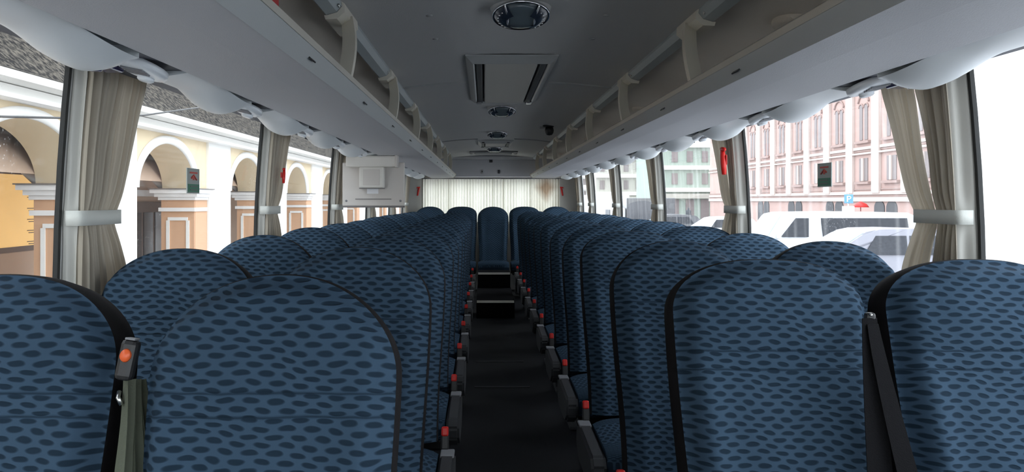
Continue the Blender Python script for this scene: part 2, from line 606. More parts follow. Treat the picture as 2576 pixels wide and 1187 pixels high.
# rear wall: lower part, corner posts, upper panel between the racks
RW = (-1.08, 1.01, 1.06, 1.705)
rw = MB()
rw.box((0, Y1 - 0.05, RW[2] / 2), (2.6, 0.1, RW[2]))
rw.box((0, Y1 - 0.05, (RW[3] + 2.06) / 2), (2.6, 0.1, 2.06 - RW[3]))
rw.box(((-1.3 + RW[0]) / 2, Y1 - 0.05, (RW[2] + RW[3]) / 2), (1.3 + RW[0], 0.1, RW[3] - RW[2]))
rw.box(((1.3 + RW[1]) / 2, Y1 - 0.05, (RW[2] + RW[3]) / 2), (1.3 - RW[1], 0.1, RW[3] - RW[2]))
struct(rw.build('wall_rear', M['wall']))
rp = MB()
rp.box((0, Y1 - 0.14, 1.855), (2.3, 0.075, 0.29), bev=0.01)
rp.prism([(Y1 - 0.20, 1.97), (Y1 - 0.30, 2.0), (Y1 - 0.28, 2.03), (Y1 - 0.17, 2.03), (Y1 - 0.17, 1.97)], -0.62, 0.62, axis='x')
struct(rp.build('trim_rear', M['rear_panel']))
wnum += 1
gk = MB()
for c_, s_ in ((((RW[0] + RW[1]) / 2, RW[2] + 0.015), (RW[1] - RW[0], 0.03)), (((RW[0] + RW[1]) / 2, RW[3] - 0.015), (RW[1] - RW[0], 0.03)),
               ((RW[0] + 0.015, (RW[2] + RW[3]) / 2), (0.03, RW[3] - RW[2] - 0.06)), ((RW[1] - 0.015, (RW[2] + RW[3]) / 2), (0.03, RW[3] - RW[2] - 0.06))):
    gk.box((c_[0], Y1 - 0.05, c_[1]), (s_[0], 0.05, s_[1]))
g = struct(gk.build('window_%d' % wnum, M['rubber']))
MB().box((-0.01, Y1 - 0.03, (RW[2] + RW[3]) / 2), (RW[1] - RW[0] - 0.05, 0.006, RW[3] - RW[2] - 0.05)).build('pane', M['glass_clear'], g)
# front of the bus, behind the viewer: low wall, header and the big windscreen
fw = MB()
fw.box((0, Y0 + 0.03, 0.35), (2.6, 0.06, 0.70))
fw.box((0, Y0 + 0.03, 1.86), (2.6, 0.06, 0.40))
for s in (-1, 1):
    fw.box((s * 1.23, Y0 + 0.03, 1.18), (0.14, 0.06, 0.96))
struct(fw.build('wall_front', M['wall']))
wnum += 1
struct(MB().box((0, Y0 + 0.03, 1.18), (2.32, 0.008, 0.96)).build('window_%d' % wnum, M['glass_clear']))

# ================================================================== LUGGAGE RACKS
for s in (-1, 1):
    ya, yb = Y0 + 0.1, 10.95
    rk = thing('luggage_rack', 'long grey overhead luggage rack above the window seats, %s' % SIDE[s], 'luggage rack', (0, 0, 1.7), 'overhead luggage racks')
    Z = -1.7
    MB().prism([(s * 0.590, 1.693 + Z), (s * 0.70, 1.688 + Z), (s * 0.915, 1.688 + Z), (s * 0.925, 1.695 + Z), (s * 0.925, 1.712 + Z), (s * 1.185, 1.748 + Z), (s * 1.185, 1.765 + Z), (s * 0.60, 1.722 + Z)], ya, yb).build('shelf', M['rack_under'], rk)
    MB().prism([(s * 0.5895, 1.692 + Z), (s * 0.552, 1.728 + Z), (s * 0.556, 1.742 + Z), (s * 0.575, 1.742 + Z), (s * 0.5995, 1.722 + Z)], ya, yb).build('lip', M['rack_lip'], rk)
    MB().prism([(s * 0.550, 1.7285 + Z), (s * 0.548, 1.745 + Z), (s * 0.556, 1.752 + Z), (s * 0.574, 1.752 + Z), (s * 0.576, 1.7425 + Z), (s * 0.5555, 1.7425 + Z), (s * 0.5515, 1.7285 + Z)], ya, yb).build('edge_bead', M['rack_edge'], rk)
    # pale end cap where the rack stops short of the rear curtain
    MB().prism([(s * 0.545, 1.715 + Z), (s * 0.59, 1.685 + Z), (s * 0.92, 1.682 + Z), (s * 1.22, 1.72 + Z), (s * 1.22, 1.757 + Z), (s * 0.545, 1.757 + Z)], yb + 0.0005, yb + 0.03).build('end_cap', M['rack_edge'], rk)
    y = 1.88 if s < 0 else 2.05
    y -= 0.84 * 3
    rt = Matrix.Rotation(s * math.radians(44), 3, 'Y')
    while y < yb - 0.3:
        l = MB()
        l.box((s * 0.5695, y, 1.7107 + Z), (0.004, 0.052, 0.015), bev=0.001, rot=rt)
        l.build('number_plate', M['black'], rk)
        y += 0.84
    # rail under the ceiling edge
    RX, RZ = 0.63, 1.975
    rl = MB()
    rl.prism([(s * (RX - 0.036), RZ + 0.022 + Z), (s * (RX - 0.038), RZ + 0.008 + Z), (s * (RX - 0.022), RZ - 0.012 + Z), (s * (RX + 0.012), RZ - 0.022 + Z), (s * (RX + 0.024), RZ - 0.012 + Z), (s * (RX + 0.024), RZ + 0.022 + Z)], ya, yb)
    rl.build('rail', M['rail'], rk)
    y = (2.38 if s < 0 else 2.47) - 1.22 * 3
    while y < yb - 0.3:
        bk = MB()
        n = 28
        pts = []
        for i in range(n + 1):
            t = i / n
            x = RX - 0.045 - 0.012 * t - 0.018 * math.sin(math.pi * t)
            z = RZ + 0.0 - (RZ - 1.735) * t
            yy = y + 0.13 * (1 - t) ** 1.8
            pts.append((s * x, yy, z + Z))
        ws = [Vector((s * (0.021 + 0.003 * (i / n)), 0.006, 0)) for i in range(n + 1)]
        bk.ribbon([(p[0] + s * 0.012, p[1], p[2]) for p in pts], ws, Vector((0, 0.034, 0)))
        b_ = bk.build('bracket', M['bracket'], rk)
        hd = MB()
        hd.prism([(s * (RX - 0.046), RZ + 0.016 + Z), (s * (RX - 0.048), RZ - 0.012 + Z), (s * (RX - 0.022), RZ - 0.034 + Z), (s * (RX + 0.016), RZ - 0.036 + Z), (s * (RX + 0.02), RZ - 0.0225 + Z), (s * (RX + 0.0115), RZ - 0.0228 + Z), (s * (RX - 0.0225), RZ - 0.0128 + Z), (s * (RX - 0.0385), RZ + 0.0072 + Z), (s * (RX - 0.0365), RZ + 0.0225 + Z)], y + 0.02, y + 0.27)
        hd.build('clamp', M['bracket'], b_)
        for yy in (y - 0.02, y + 0.30):
            MB().lathe([(0.006, 0.0), (0.006, 0.004), (0.003, 0.006)], (s * (RX - 0.034), yy, RZ - 0.002 + Z), axis='x', n=10).build('screw', M['metal'], b_)
        y += 1.22

# round loudspeakers in the cove and a red bag lying in the near rack
for s in (-1, 1):
    k = 0
    y = 2.55
    while y < 10.5:
        x = 0.93
        sp = MB()
        sp.lathe([(0.001, 0.0), (0.052, 0.002), (0.062, 0.008), (0.066, 0.016), (0.066, 0.05)], (0, 0, 0), n=28, sy=1.35)
        o = sp.build('loudspeaker', M['lining'], None, (s * x, y, roofz(x) - 0.028), (0, s * math.radians(12), 0))
        tag(o, 'round beige loudspeaker in the cove above the rack, %s, %s from the viewer' % (SIDE[s], ORD[k]), 'loudspeaker', 'loudspeakers above the racks')
        k += 1
        y += 2.44
rb = MB()
rb.grid(lambda u, v: (math.copysign(abs(math.cos(u)) ** 0.5, math.cos(u)) * 0.09 * math.sin(v) ** 0.5, math.copysign(abs(math.sin(u)) ** 0.5, math.sin(u)) * 0.13 * math.sin(v) ** 0.5, -0.075 * math.copysign(abs(math.cos(v)) ** 0.6, math.cos(v))), lin(0, 2 * math.pi, 33)[:-1], lin(0.001, math.pi - 0.001, 18), wrap=True)
o = rb.build('red_bag', plain('red_bag_cloth', (0.42, 0.03, 0.03), 0.8, grain=0.3), None, (-0.70, 1.66, 1.815))
tag(o, 'small dark red bag lying in the overhead rack', 'bag')
MB().tube([(0.0, -0.06, 0.07), (0, -0.05, 0.10), (0, 0, 0.115), (0, 0.05, 0.10), (0, 0.06, 0.07)], 0.008).build('handle', M['black'], o)

# ================================================================== AIR DUCT COVERS + SERVICE UNITS over the windows
def make_duct(s, ya, yb, label):
    """one moulded duct cover: flush at its near end, swelling into a lobe at ya (nearest the viewer is yb side)"""
    L = yb - ya

    def P(u, v):
        t = 0.12 * v + 0.88 * sm(v, 0.42, 0.92)            # 0 at the near end ... 1 at the lobe
        drop = 0.046 * t * math.sin(math.pi * min(1, max(0, u * 0.92 + 0.08))) ** 0.7
        xs = 0.93 + u * (0.165 + 0.030 * sm(v, 0.42, 0.85))
        z = 1.698 - 0.010 * math.sin(math.pi * u) - drop + (0.016 * max(0, u - 0.8) / 0.2)
        if v > 0.93:
            z += 0.035 * ((v - 0.93) / 0.07) ** 2 * math.sin(math.pi * u)
        return (s * xs, ya + v * L, z - 1.69)
    m = MB()
    m.grid(P, lin(0, 1, 17), lin(0, 1, 25))
    m.grid(lambda u, v: (s * (0.93 + u * (0.165 + 0.030 * sm(v, 0.42, 0.85))), ya + v * L, 0.021), lin(0, 1, 3), lin(0, 1, 25))
    for v in (0.0, 1.0):
        m.grid(lambda u, w: tuple(Vector(P(u, v)) * (1 - w) + Vector((s * (0.93 + u * (0.165 + 0.030 * sm(v, 0.42, 0.85))), ya + v * L, 0.021)) * w), lin(0, 1, 17), [0, 1])
    o = m.build('duct_cover', M['duct'], None, (0, 0, 1.69))
    return tag(o, label, 'duct cover', 'moulded duct covers above the windows')


def make_psu(s, y, label):
    t = thing('service_unit', label, 'service unit', (s * 1.04, y, 1.69), 'air vent and lamp units above the windows')
    MB().prism([(-0.11, 0.012), (-0.11, 0.019), (0.11, 0.019), (0.11, 0.012)], -0.145, 0.145).build('recess', M['niche'], t)
    # pale oval bezel, tilted, on the far half of the recess
    rt = Matrix.Rotation(s * math.radians(-12), 3, 'Y') @ Matrix.Rotation(math.radians(-7), 3, 'X')
    bz = MB()
    bz.lathe([(0.001, -0.016), (0.045, -0.015), (0.060, -0.011), (0.066, -0.004), (0.066, 0.008)], (0, 0, 0), n=36, sx=0.85, sy=1.5)
    b_ = bz.build('bezel', M['duct_face'], t, (-s * 0.028, 0.045, 0.002), rt.to_euler())
    MB().lathe([(0.001, -0.008), (0.016, -0.008), (0.021, -0.004), (0.021, 0.006)], (0, 0, 0), n=24).build('reading_lamp', M['duct_face'], b_, (0, 0.035, -0.0185))
    sl = MB()
    for i in range(4):
        sl.box((0, -0.05 + 0.014 * i, -0.0175), (0.055, 0.007, 0.004))
    sl.build('vent_grille', M['mid_grey'], b_)
    for i, yy in enumerate((-0.10, -0.06)):
        MB().lathe([(0.001, -0.020), (0.012, -0.020), (0.020, -0.010), (0.022, 0.0), (0.022, 0.017)], (0, 0, 0), n=20).build('nozzle', M['purple'] if i else M['duct_face'], t, (s * 0.035, yy, -0.005))
    MB().box((0, 0, 0), (0.05, 0.09, 0.02), bev=0.006).build('lens', M['purple'], t, (s * 0.055, 0.03, 0.004))
    return t


for s in (-1, 1):
    yn0 = 1.86 if s < 0 else 2.14
    pitch = 0.83
    k0 = -4
    j = 0
    for k in range(k0, 11):
        y = yn0 + pitch * k
        if y > 10.7:
            break
        if k < 0:
            lab = 'moulded pale duct cover, %s, %s before the first service unit' % (SIDE[s], ORD[-k - 1])
            labp = 'air vent and lamp unit over the window, %s, %s behind the viewer' % (SIDE[s], ORD[-k - 1])
        else:
            lab = 'moulded pale duct cover above the windows, %s, %s along' % (SIDE[s], ORD[k])
            labp = 'white air vent and lamp unit over the windows, %s, %s along' % (SIDE[s], ORD[k])
        make_duct(s, y - pitch + 0.146, y - 0.146, lab)
        make_psu(s, y, labp)
    # plain backing strip the covers are fixed to
    bs = MB().prism([(s * 0.927, 1.721), (s * 0.927, 1.7265), (s * 1.185, 1.745), (s * 1.19, 1.738), (s * 1.19, 1.721)], Y0 + 0.1, 10.93)
    struct(bs.build('trim_duct_' + SNAME[s], M['niche']))

# ================================================================== CEILING FITTINGS
def dome_light(y, r, label):
    t = thing('ceiling_vent', label, 'ceiling vent', (0, y, 2.040), 'oval ceiling vents along the aisle')
    t.rotation_euler = (math.radians(-14), 0, 0)
    MB().lathe([(r * 0.985, -0.030), (r * 1.08, 0.0), (r * 1.12, 0.05)], (0, 0, 0), n=44).build('housing', M['ceiling'], t)
    MB().lathe([(r * 0.93, -0.038), (r * 0.985, -0.042), (r, -0.034), (r * 0.97, -0.026)], (0, 0, 0), n=44).build('chrome_ring', M['chrome'], t)
    MB().lathe([(0.001, -0.060), (r * 0.4, -0.058), (r * 0.7, -0.051), (r * 0.93, -0.0395)], (0, 0, 0), n=40).build('lens', M['lens'], t)
    for s in (-1, 1):
        w = MB()
        w.grid(lambda u, v: (s * (r * (0.50 + 0.42 * v) * math.cos(u)), r * (0.50 + 0.42 * v) * math.sin(u), -0.0635 + 0.022 * v ** 1.7), lin(-1.0, 1.0, 15), lin(0, 1, 7))
        w.build('side_grille', M['lens_dark'], t)
        MB().tube([(s * r * (0.46 + 0.12 * a * a), r * 0.80 * a, -0.0615 + 0.020 * a * a) for a in lin(-1.0, 1.0, 13)], 0.0035, n=6).build('chrome_arc', M['chrome'], t)
        for q in range(6):
            a = -0.6 + 0.24 * q
            MB().lathe([(0.001, -0.003), (0.003, -0.002), (0.0035, 0.001)], (s * r * 0.80 * math.cos(a), r * 0.80 * math.sin(a), -0.052), n=8).build('bead', M['chrome'], t)
    return t


for k, (y, r) in enumerate(((2.62, 0.102), (5.42, 0.102), (7.35, 0.100), (9.45, 0.100))):
    dome_light(y, r, 'oval ceiling vent with chrome rim, %s along the aisle' % ORD[k])


def roof_hatch(ya, yb, hw, label):
    t = thing('roof_hatch', label, 'roof hatch', (0, (ya + yb) / 2, 2.03), 'ceiling hatches')
    L = (yb - ya) / 2
    H = -0.055
    # sloping outer frame: four bars, hanging below the ceiling
    fr = MB()
    o_, i_, l_ = (hw, L), (hw - 0.05, L - 0.07), (hw - 0.035, L - 0.055)

    def bar(a0, a1, b0, b1, zt, zb):
        """outer edge a (at ceiling), lower inner edge b"""
        fr.hexa([(b0[0], b0[1], zb), (b1[0], b1[1], zb), (a1[0], a1[1], zt - 0.006), (a0[0], a0[1], zt - 0.006),
                 (b0[0] * 0.86, b0[1] * 0.95, zt), (b1[0] * 0.86, b1[1] * 0.95, zt), (a1[0], a1[1], zt), (a0[0], a0[1], zt)])
    c = [(-o_[0], -o_[1]), (o_[0], -o_[1]), (o_[0], o_[1]), (-o_[0], o_[1])]
    d = [(-l_[0], -l_[1]), (l_[0], -l_[1]), (l_[0], l_[1]), (-l_[0], l_[1])]
    for q in range(4):
        bar(c[q], c[(q + 1) % 4], d[q], d[(q + 1) % 4], 0.0, -0.034)
    fr.build('frame', M['hatch_frame'], t)
    MB().box((0, 0.02, -0.018), (hw * 1.18, L * 1.86, 0.02), bev=0.006).build('panel', M['hatch_panel'], t)
    for s in (-1, 1):
        MB().box((s * hw * 0.71, 0.0, -0.024), (0.03, L * 1.84, 0.014), bev=0.004).build('side_channel', M['dark_grey'], t)
        MB().box((s * hw * 0.75, L * 0.86, -0.036), (0.035, 0.06, 0.012), bev=0.004).build('latch', M['chrome'] if s > 0 else M['mid_grey'], t)
    return t


roof_hatch(3.44, 4.98, 0.218, 'large framed roof hatch in the ceiling between the nearest vents')
roof_hatch(8.30, 8.95, 0.20, 'small far roof hatch near the rear of the ceiling')
t = thing('air_return_grille', 'wide dark-framed air grille at the rear of the ceiling', 'air grille', (0, 10.25, 2.02))
MB().box((0, 0, -0.004), (0.66, 0.36, 0.018), bev=0.005).build('frame', M['mid_grey'], t)
gm_ = MB()
for i in range(7):
    gm_.box((0, -0.13 + 0.043 * i, -0.017), (0.50, 0.012, 0.012))
gm_.build('slats', M['hatch_frame'], t)
MB().box((0, -0.01, -0.0135), (0.53, 0.31, 0.003)).build('shadow_backing', M['black'], t)
for s in (-1, 1):
    MB().lathe([(0.001, -0.03), (0.02, -0.028), (0.032, -0.014), (0.034, 0.0)], (s * 0.30, -0.03, 0), n=20).build('lamp', M['hatch_panel'], t)
# dark camera on a short stalk
t = thing('ceiling_camera', 'small black camera hanging from the ceiling', 'camera', (0.44, 6.56, 2.014))
MB().lathe([(0.045, -0.012), (0.050, -0.004), (0.050, 0.004)], (0, 0, 0), n=24).build('base', M['black'], t)
MB().lathe([(0.002, -0.085), (0.024, -0.080), (0.036, -0.062), (0.040, -0.040), (0.034, -0.0125)], (0.008, 0, 0), n=24).build('housing', M['black'], t)
MB().box((-0.055, 0.0, -0.014), (0.045, 0.03, 0.018), bev=0.004).build('bracket', M['mid_grey'], t)
# ceiling plugs
for k, (px, py) in enumerate(((1080, 45), (1525, 45), (1095, 103), (1490, 103))):
    d = 0.665 * F_PX / (VPY - py)
    x = CX + (px - VPX) * d / F_PX
    o = MB().lathe([(0.001, -0.004), (0.011, -0.003), (0.013, 0.003)], (0, 0, 0), n=16).build('ceiling_plug', M['hatch_frame'], None, (x, d, roofz(x)))
    tag(o, 'small pale round plug in the grey ceiling, %s pair before the hatch, %s' % (('nearer', 'nearer', 'farther', 'farther')[k], SIDE[-1 if k % 2 == 0 else 1]), 'plug', 'ceiling plugs')
# fittings on the rear panel
for nm, px, py, sx, sz, mt_, lab in (('rear_camera', 1235, 404, 0.05, 0.055, 'black', 'small black camera high on the rear panel'),
                                    ('wall_switch', 1213, 432, 0.03, 0.06, 'mid_grey', 'small grey switch plate on the rear panel'),
                                    ('wall_socket', 1255, 432, 0.035, 0.05, 'black', 'small black socket on the rear panel')):
    p = UD(px, py, Y1 - 0.185)
    o = MB().box((0, 0, 0), (sx, 0.03, sz), bev=0.006).build(nm, M[mt_], None, p)
    tag(o, lab, {'rear_camera': 'camera', 'wall_switch': 'switch', 'wall_socket': 'socket'}[nm])
    MB().lathe([(0.001, -0.006), (0.009, -0.005), (0.010, 0.002)], (0, -0.0155, 0), axis='y', n=16).build('lens' if nm == 'rear_camera' else 'button', M['lens_dark'] if nm != 'wall_switch' else M['dark_grey'], o)

# ================================================================== SEATS
random.seed(4)
SW = 0.222                     # half width


def back_meshes(seed, dome_h, pw):
    """front cover panel + dark side band and shell, joint at origin, upright"""
    L = SEAT_L

    def top(u):
        return L - dome_h * (1 - (1 - abs(u) ** pw) ** (1 / pw))

    def P(u, v):
        st = top(u)
        s_ = v * st
        waist = 0.90 + 0.10 * sm(s_, 0.05, 0.62)
        x = u * SW * waist
        eu = (1 - abs(u)) * SW
        et = (1 - v) * st + 0.02 * (1 - abs(u))
        y = -0.050
        y -= 0.018 * math.exp(-((abs(u) - 0.78) / 0.17) ** 2) * (1 - sm(s_, 0.42, 0.62))
        y -= 0.020 * math.exp(-((s_ - 0.20) / 0.13) ** 2) * (1 - 0.5 * u * u)
        y -= 0.016 * math.exp(-((s_ - 0.66) / 0.10) ** 2) * (1 - u * u)
        e = min(eu, (1 - v) * st)
        y += 0.048 * (1 - sm(e, 0.0, 0.055)) ** 1.6
        y += 0.012 * sm(s_, L - 0.22, L)
        n = noise.noise(Vector((x * 9 + seed * 3.1, s_ * 7, seed)))
        n2 = noise.noise(Vector((x * 22 + s_ * 14, s_ * 9 - x * 10, seed * 1.7)))
        y += (0.006 * n + 0.003 * n2) * sm(e, 0.0, 0.05)
        z = s_ + 0.003 * noise.noise(Vector((x * 7, seed, 0))) * v
        return Vector((x, y, z))
    us = [math.sin(a) for a in lin(-math.pi / 2, math.pi / 2, 41)]
    vs = [1 - (1 - q) ** 1.35 for q in lin(0, 1, 45)]
    f = MB()
    f.grid(P, us, vs, uvf=lambda u, v: (u * SW * 1.06, v * top(u)))
    front = f.mesh('backrest', M['seat_blue'])
    # side band: follows the panel's outline
    loop = [P(-1, v) for v in vs] + [P(u, 1) for u in us[1:-1]] + [P(1, v) for v in vs[::-1]]
    cz = L * 0.5
    sh = MB()
    lev = [(1.0, None), (1.008, 0.006), (1.012, 0.045), (1.004, 0.085), (0.965, 0.105), (0.8, 0.115), (0.4, 0.118), (0.05, 0.118)]

    def Q(i, k):
        p = loop[i]
        sc_, yy = lev[k]
        if yy is None:
            return Vector((p.x, p.y, p.z))
        y = p.y * 0 + yy
        if k == 1:
            y = max(p.y + 0.008, -0.002)
        return Vector((p.x * sc_, y, max(0.0, cz + (p.z - cz) * sc_)))
    sh.grid(lambda i, k: Q(i, k), list(range(len(loop))), list(range(len(lev))))
    shell = sh.mesh('backrest_shell', M['seat_dark'])
    return front, shell


BACKS = [back_meshes(1.0, 0.185, 2.0), back_meshes(2.3, 0.13, 2.35), back_meshes(3.7, 0.165, 2.1), back_meshes(5.1, 0.175, 2.05)]


def cushion_mesh():
    m = MB()

    def P(a, b):
        # rounded slab, a around the section (y,z), b across x
        x = b * 0.215
        ed = 1 - abs(b) ** 6 * 0.16
        ca, sa = math.cos(a), math.sin(a)
        y = -0.215 + math.copysign(abs(ca) ** 0.35, ca) * 0.235 * ed
        z = math.copysign(abs(sa) ** 0.45, sa) * 0.065 * ed
        if sa > 0:
            z += 0.010 * (1 - b * b) - 0.0
        return Vector((x, y, z))
    m.grid(P, lin(0, 2 * math.pi, 49)[:-1], lin(-1, 1, 21), wrap=True, uvf=lambda a, b: (b * 0.215, math.cos(a) * 0.24 + (0.5 if a > math.pi else 0)))
    for b in (-1, 1):
        m.fan([m.bm.verts.new(P(a, b)) for a in lin(0, 2 * math.pi, 49)[:-1]])
    return m.mesh('cushion', M['cushion_blue'])


CUSH = cushion_mesh()
_f = MB()
_f.box((0, -0.19, 0.0), (0.40, 0.36, 0.05), bev=0.012)
_f.box((0, 0.0, -0.005), (0.42, 0.05, 0.06), bev=0.01)
FRAME = _f.mesh('seat_frame', M['black'])
LEGS = []


def leg_mesh(h):
    m = MB()
    m.box((0, 0, h / 2), (0.035, 0.06, h), bev=0.006)
    m.box((0, 0, 0.012), (0.05, 0.30, 0.024), bev=0.006)
    return m.mesh('leg', M['dark_grey'])


LEG_FULL, LEG_SHORT = leg_mesh(0.305), leg_mesh(0.12)
# aisle-side trim: low padded arm / recliner cover
_a = MB()
_a.prism([(-0.46, 0.00), (-0.47, 0.05), (-0.44, 0.085), (-0.10, 0.095), (-0.03, 0.08), (-0.02, 0.00), (-0.10, -0.05), (-0.38, -0.05)], -0.028, 0.028, axis='x')
bmesh.ops.bevel(_a.bm, geom=_a.bm.edges[:], offset=0.010, segments=2, affect='EDGES')
SIDECOVER = _a.mesh('side_cover', M['dark_grey'])
_a = MB()
_a.box((0, -0.075, 0.092), (0.05, 0.07, 0.012), bev=0.004)
COVERCAP = _a.mesh('cover_cap', M['mid_grey'])
_a = MB()
_a.box((0, 0, 0.02), (0.030, 0.022, 0.075), bev=0.006)
_a.tube([(0, 0.01, -0.10), (0, 0.004, -0.06), (0, 0, -0.015)], 0.007, n=8)
BUCKLE = _a.mesh('belt_buckle', M['black'])
_a = MB()
_a.box((0, 0, 0), (0.026, 0.030, 0.034), bev=0.006)
BUTTON = _a.mesh('release_button', M['red'])
_a = MB()
_a.prism([(-0.03, 0.0), (0.0, 0.03), (0.06, 0.03), (0.05, -0.01), (0.0, -0.03)], -0.012, 0.012, axis='x')
RECLINE = _a.mesh('recline_lever', M['mid_grey'])

SEAT_GROUP = 'blue dimpled coach seats'


def seat(x, ytop, label, var, aisle, recline=12.0, dz=0.0, legs=None, twist=0.0):
    """x: centre, ytop: depth of the top edge, aisle: -1/+1 = which side of the seat the aisle is on, 0 = none"""
    a = math.radians(recline)
    y = ytop - SEAT_L * math.sin(a)
    t = thing('coach_seat', label, 'seat', (x, y, dz), SEAT_GROUP, twist)
    fr, sh = BACKS[var]
    put('backrest', fr, t, (0, 0, 0.44), (-a, 0, 0))
    put('backrest_shell', sh, t, (0, 0, 0.44), (-a, 0, 0))
    put('cushion', CUSH, t, (0, -0.075, 0.385))
    put('seat_frame', FRAME, t, (0, -0.075, 0.30))
    for s in (-1, 1):
        put('leg', legs or LEG_FULL, t, (s * 0.13, -0.22, 0.0 if legs is None else 0.16))
    if aisle:
        put('side_cover', SIDECOVER, t, (aisle * 0.2475, -0.05, 0.345))
        c = t.children[-1] if False else None
        sc_ = [o for o in t.children if o.name.startswith('side_cover')][0]
        put('cover_cap', COVERCAP, sc_, (0, 0, 0))
        bk = put('belt_buckle', BUCKLE, t, (aisle * 0.236, -0.085, 0.455), (math.radians(-14), 0, 0))
        put('release_button', BUTTON, bk, (0, -0.002, 0.048))
    return t


seat_objs = {}
LROWS = [1.37 + 0.80 * k for k in range(11)]
RROWS = [1.73 + 0.79 * k for k in range(11)]
rj = random.Random(11)
for s, rows in ((-1, LROWS), (1, RROWS)):
    for k, y in enumerate(rows):
        va = (0 if k == 0 else rj.choice((0, 2, 3))) if s < 0 else (1 if k == 0 else rj.choice((1, 2, 3)))
        vw = rj.choice((0, 2, 3)) if s < 0 else (1 if k == 0 else rj.choice((1, 2)))
        rec_a = 12 + (rj.uniform(-1.2, 1.2) if k else 0)
        rec_w = 12 + (rj.uniform(-1.5, 1.5) if k else 0)
        if s > 0 and k == 2:
            rec_w += 3
        seat_objs[(s, 'a', k)] = seat(0.528 if s > 0 else -0.51, y, 'blue dimpled coach seat on the aisle, %s, %s row' % (SIDE[s], ORD[k]), va, -s, rec_a)
        seat_objs[(s, 'w', k)] = seat((1.02 if k == 0 else 1.045) if s > 0 else -1.018, y, 'blue dimpled coach seat by the windows, %s, %s row' % (SIDE[s], ORD[k]), vw, 0, rec_w)
for k in range(5):
    names = ['rearmost bench row, beside the arcade-side wall', 'rearmost row, between its corner and middle seats, arcade side', 'middle of the rearmost row, facing down the aisle',
             'rearmost row, between its middle and corner seats, pink-building side', 'rearmost bench row, beside the pink-building-side wall']
    mid = (k == 2)
    seat(-0.92 + 0.46 * k, 10.80, 'blue coach seat in the %s' % names[k], 1 if k % 2 else 2, 0, 9, 0.045 if not mid else 0.24, LEG_SHORT if mid else None) if not mid else \
        seat(0.0, 10.80, 'blue coach seat in the %s' % names[k], 2, 0, 9, 0.043, None)

# belts hanging in the gap between the near pair, arcade side
tw = seat_objs[(-1, 'w', 0)]


def local(o, p):
    return Vector(p) - o.location


p0 = UD(322, 905, 1.30)
bk = MB()
bk.box((0, 0, 0), (0.030, 0.026, 0.070), bev=0.008)
b_ = bk.build('belt_buckle', M['black'], tw, local(tw, p0), (math.radians(-10), math.radians(8), 0))
MB().lathe([(0.001, -0.006), (0.008, -0.005), (0.010, 0.002)], (0, 0, 0), axis='y', n=20, sy=1.25).build('release_button', M['orange'], b_, (0.0, -0.0135, 0.008))
MB().box((0.0, 0.0, 0.0365), (0.018, 0.022, 0.004), bev=0.0015).build('buckle_rim', M['mid_grey'], b_)
for i, (pxs, w, col) in enumerate((((316, 300, 292), 0.013, 'olive_web'), ((326, 316, 310), 0.012, 'olive_web'), ((334, 333, 329), 0.012, 'olive_web'), ((342, 350, 348), 0.012, 'olive_web'), ((350, 364, 367), 0.012, 'olive_web'), ((357, 378, 388), 0.012, 'olive_web'))):
    pts = []
    for q, t_ in enumerate(lin(0, 1, 9)):
        py = 955 + (1400 - 955) * t_
        px = pxs[0] * (1 - t_) ** 2 + 2 * pxs[1] * t_ * (1 - t_) + pxs[2] * t_ ** 2 + 3.0 * math.sin(7 * t_ + i)
        p = UD(px, py, 1.305 - 0.10 * t_ + 0.012 * i)
        pts.append(local(tw, p))
    rot_ = [Vector((w * (0.55 + 0.6 * t_), w * (0.5 if i % 2 else -0.5), 0)) for t_ in lin(0, 1, 9)]
    MB().ribbon(pts, rot_, (0.0, 0.002, 0)).build('seat_belt', M[col], tw)
MB().tube([local(tw, UD(300, 985, 1.30)), local(tw, UD(297, 1000, 1.29)), local(tw, UD(306, 1018, 1.29))], 0.004, n=8).build('belt_tongue', M['metal'], tw)
# and in the gap on the other side
tr_ = seat_objs[(1, 'w', 0)]
for i, (a_, c_, b2, w0, w1) in enumerate((((2188, 800), (2196, 960), (2232, 1420), 0.018, 0.031), ((2196, 815), (2220, 960), (2345, 1420), 0.014, 0.026))):
    pts, ws = [], []
    for t_ in lin(0, 1, 10):
        px = a_[0] * (1 - t_) ** 2 + 2 * c_[0] * t_ * (1 - t_) + b2[0] * t_ ** 2
        py = a_[1] * (1 - t_) ** 2 + 2 * c_[1] * t_ * (1 - t_) + b2[1] * t_ ** 2
        pts.append(local(tr_, UD(px, py, 1.60 - 0.17 * t_ - 0.01 * i)))
        ws.append(Vector(((w0 + (w1 - w0) * t_), 0.004, 0)))
    MB().ribbon(pts, ws, (0, 0.002, 0)).build('seat_belt', M['black_web'], tr_)
bk = MB()
bk.box((0, 0, 0), (0.022, 0.018, 0.035), bev=0.006)
b_ = bk.build('belt_anchor', M['black'], tr_, local(tr_, UD(2188, 806, 1.61)))
for dx, dz in ((-0.004, 0.014), (0.008, -0.014), (-0.008, -0.010)):
    MB().lathe([(0.001, -0.004), (0.003, -0.003), (0.0035, 0.001)], (dx, -0.012, dz), axis='y', n=10).build('rivet', M['metal'], b_)

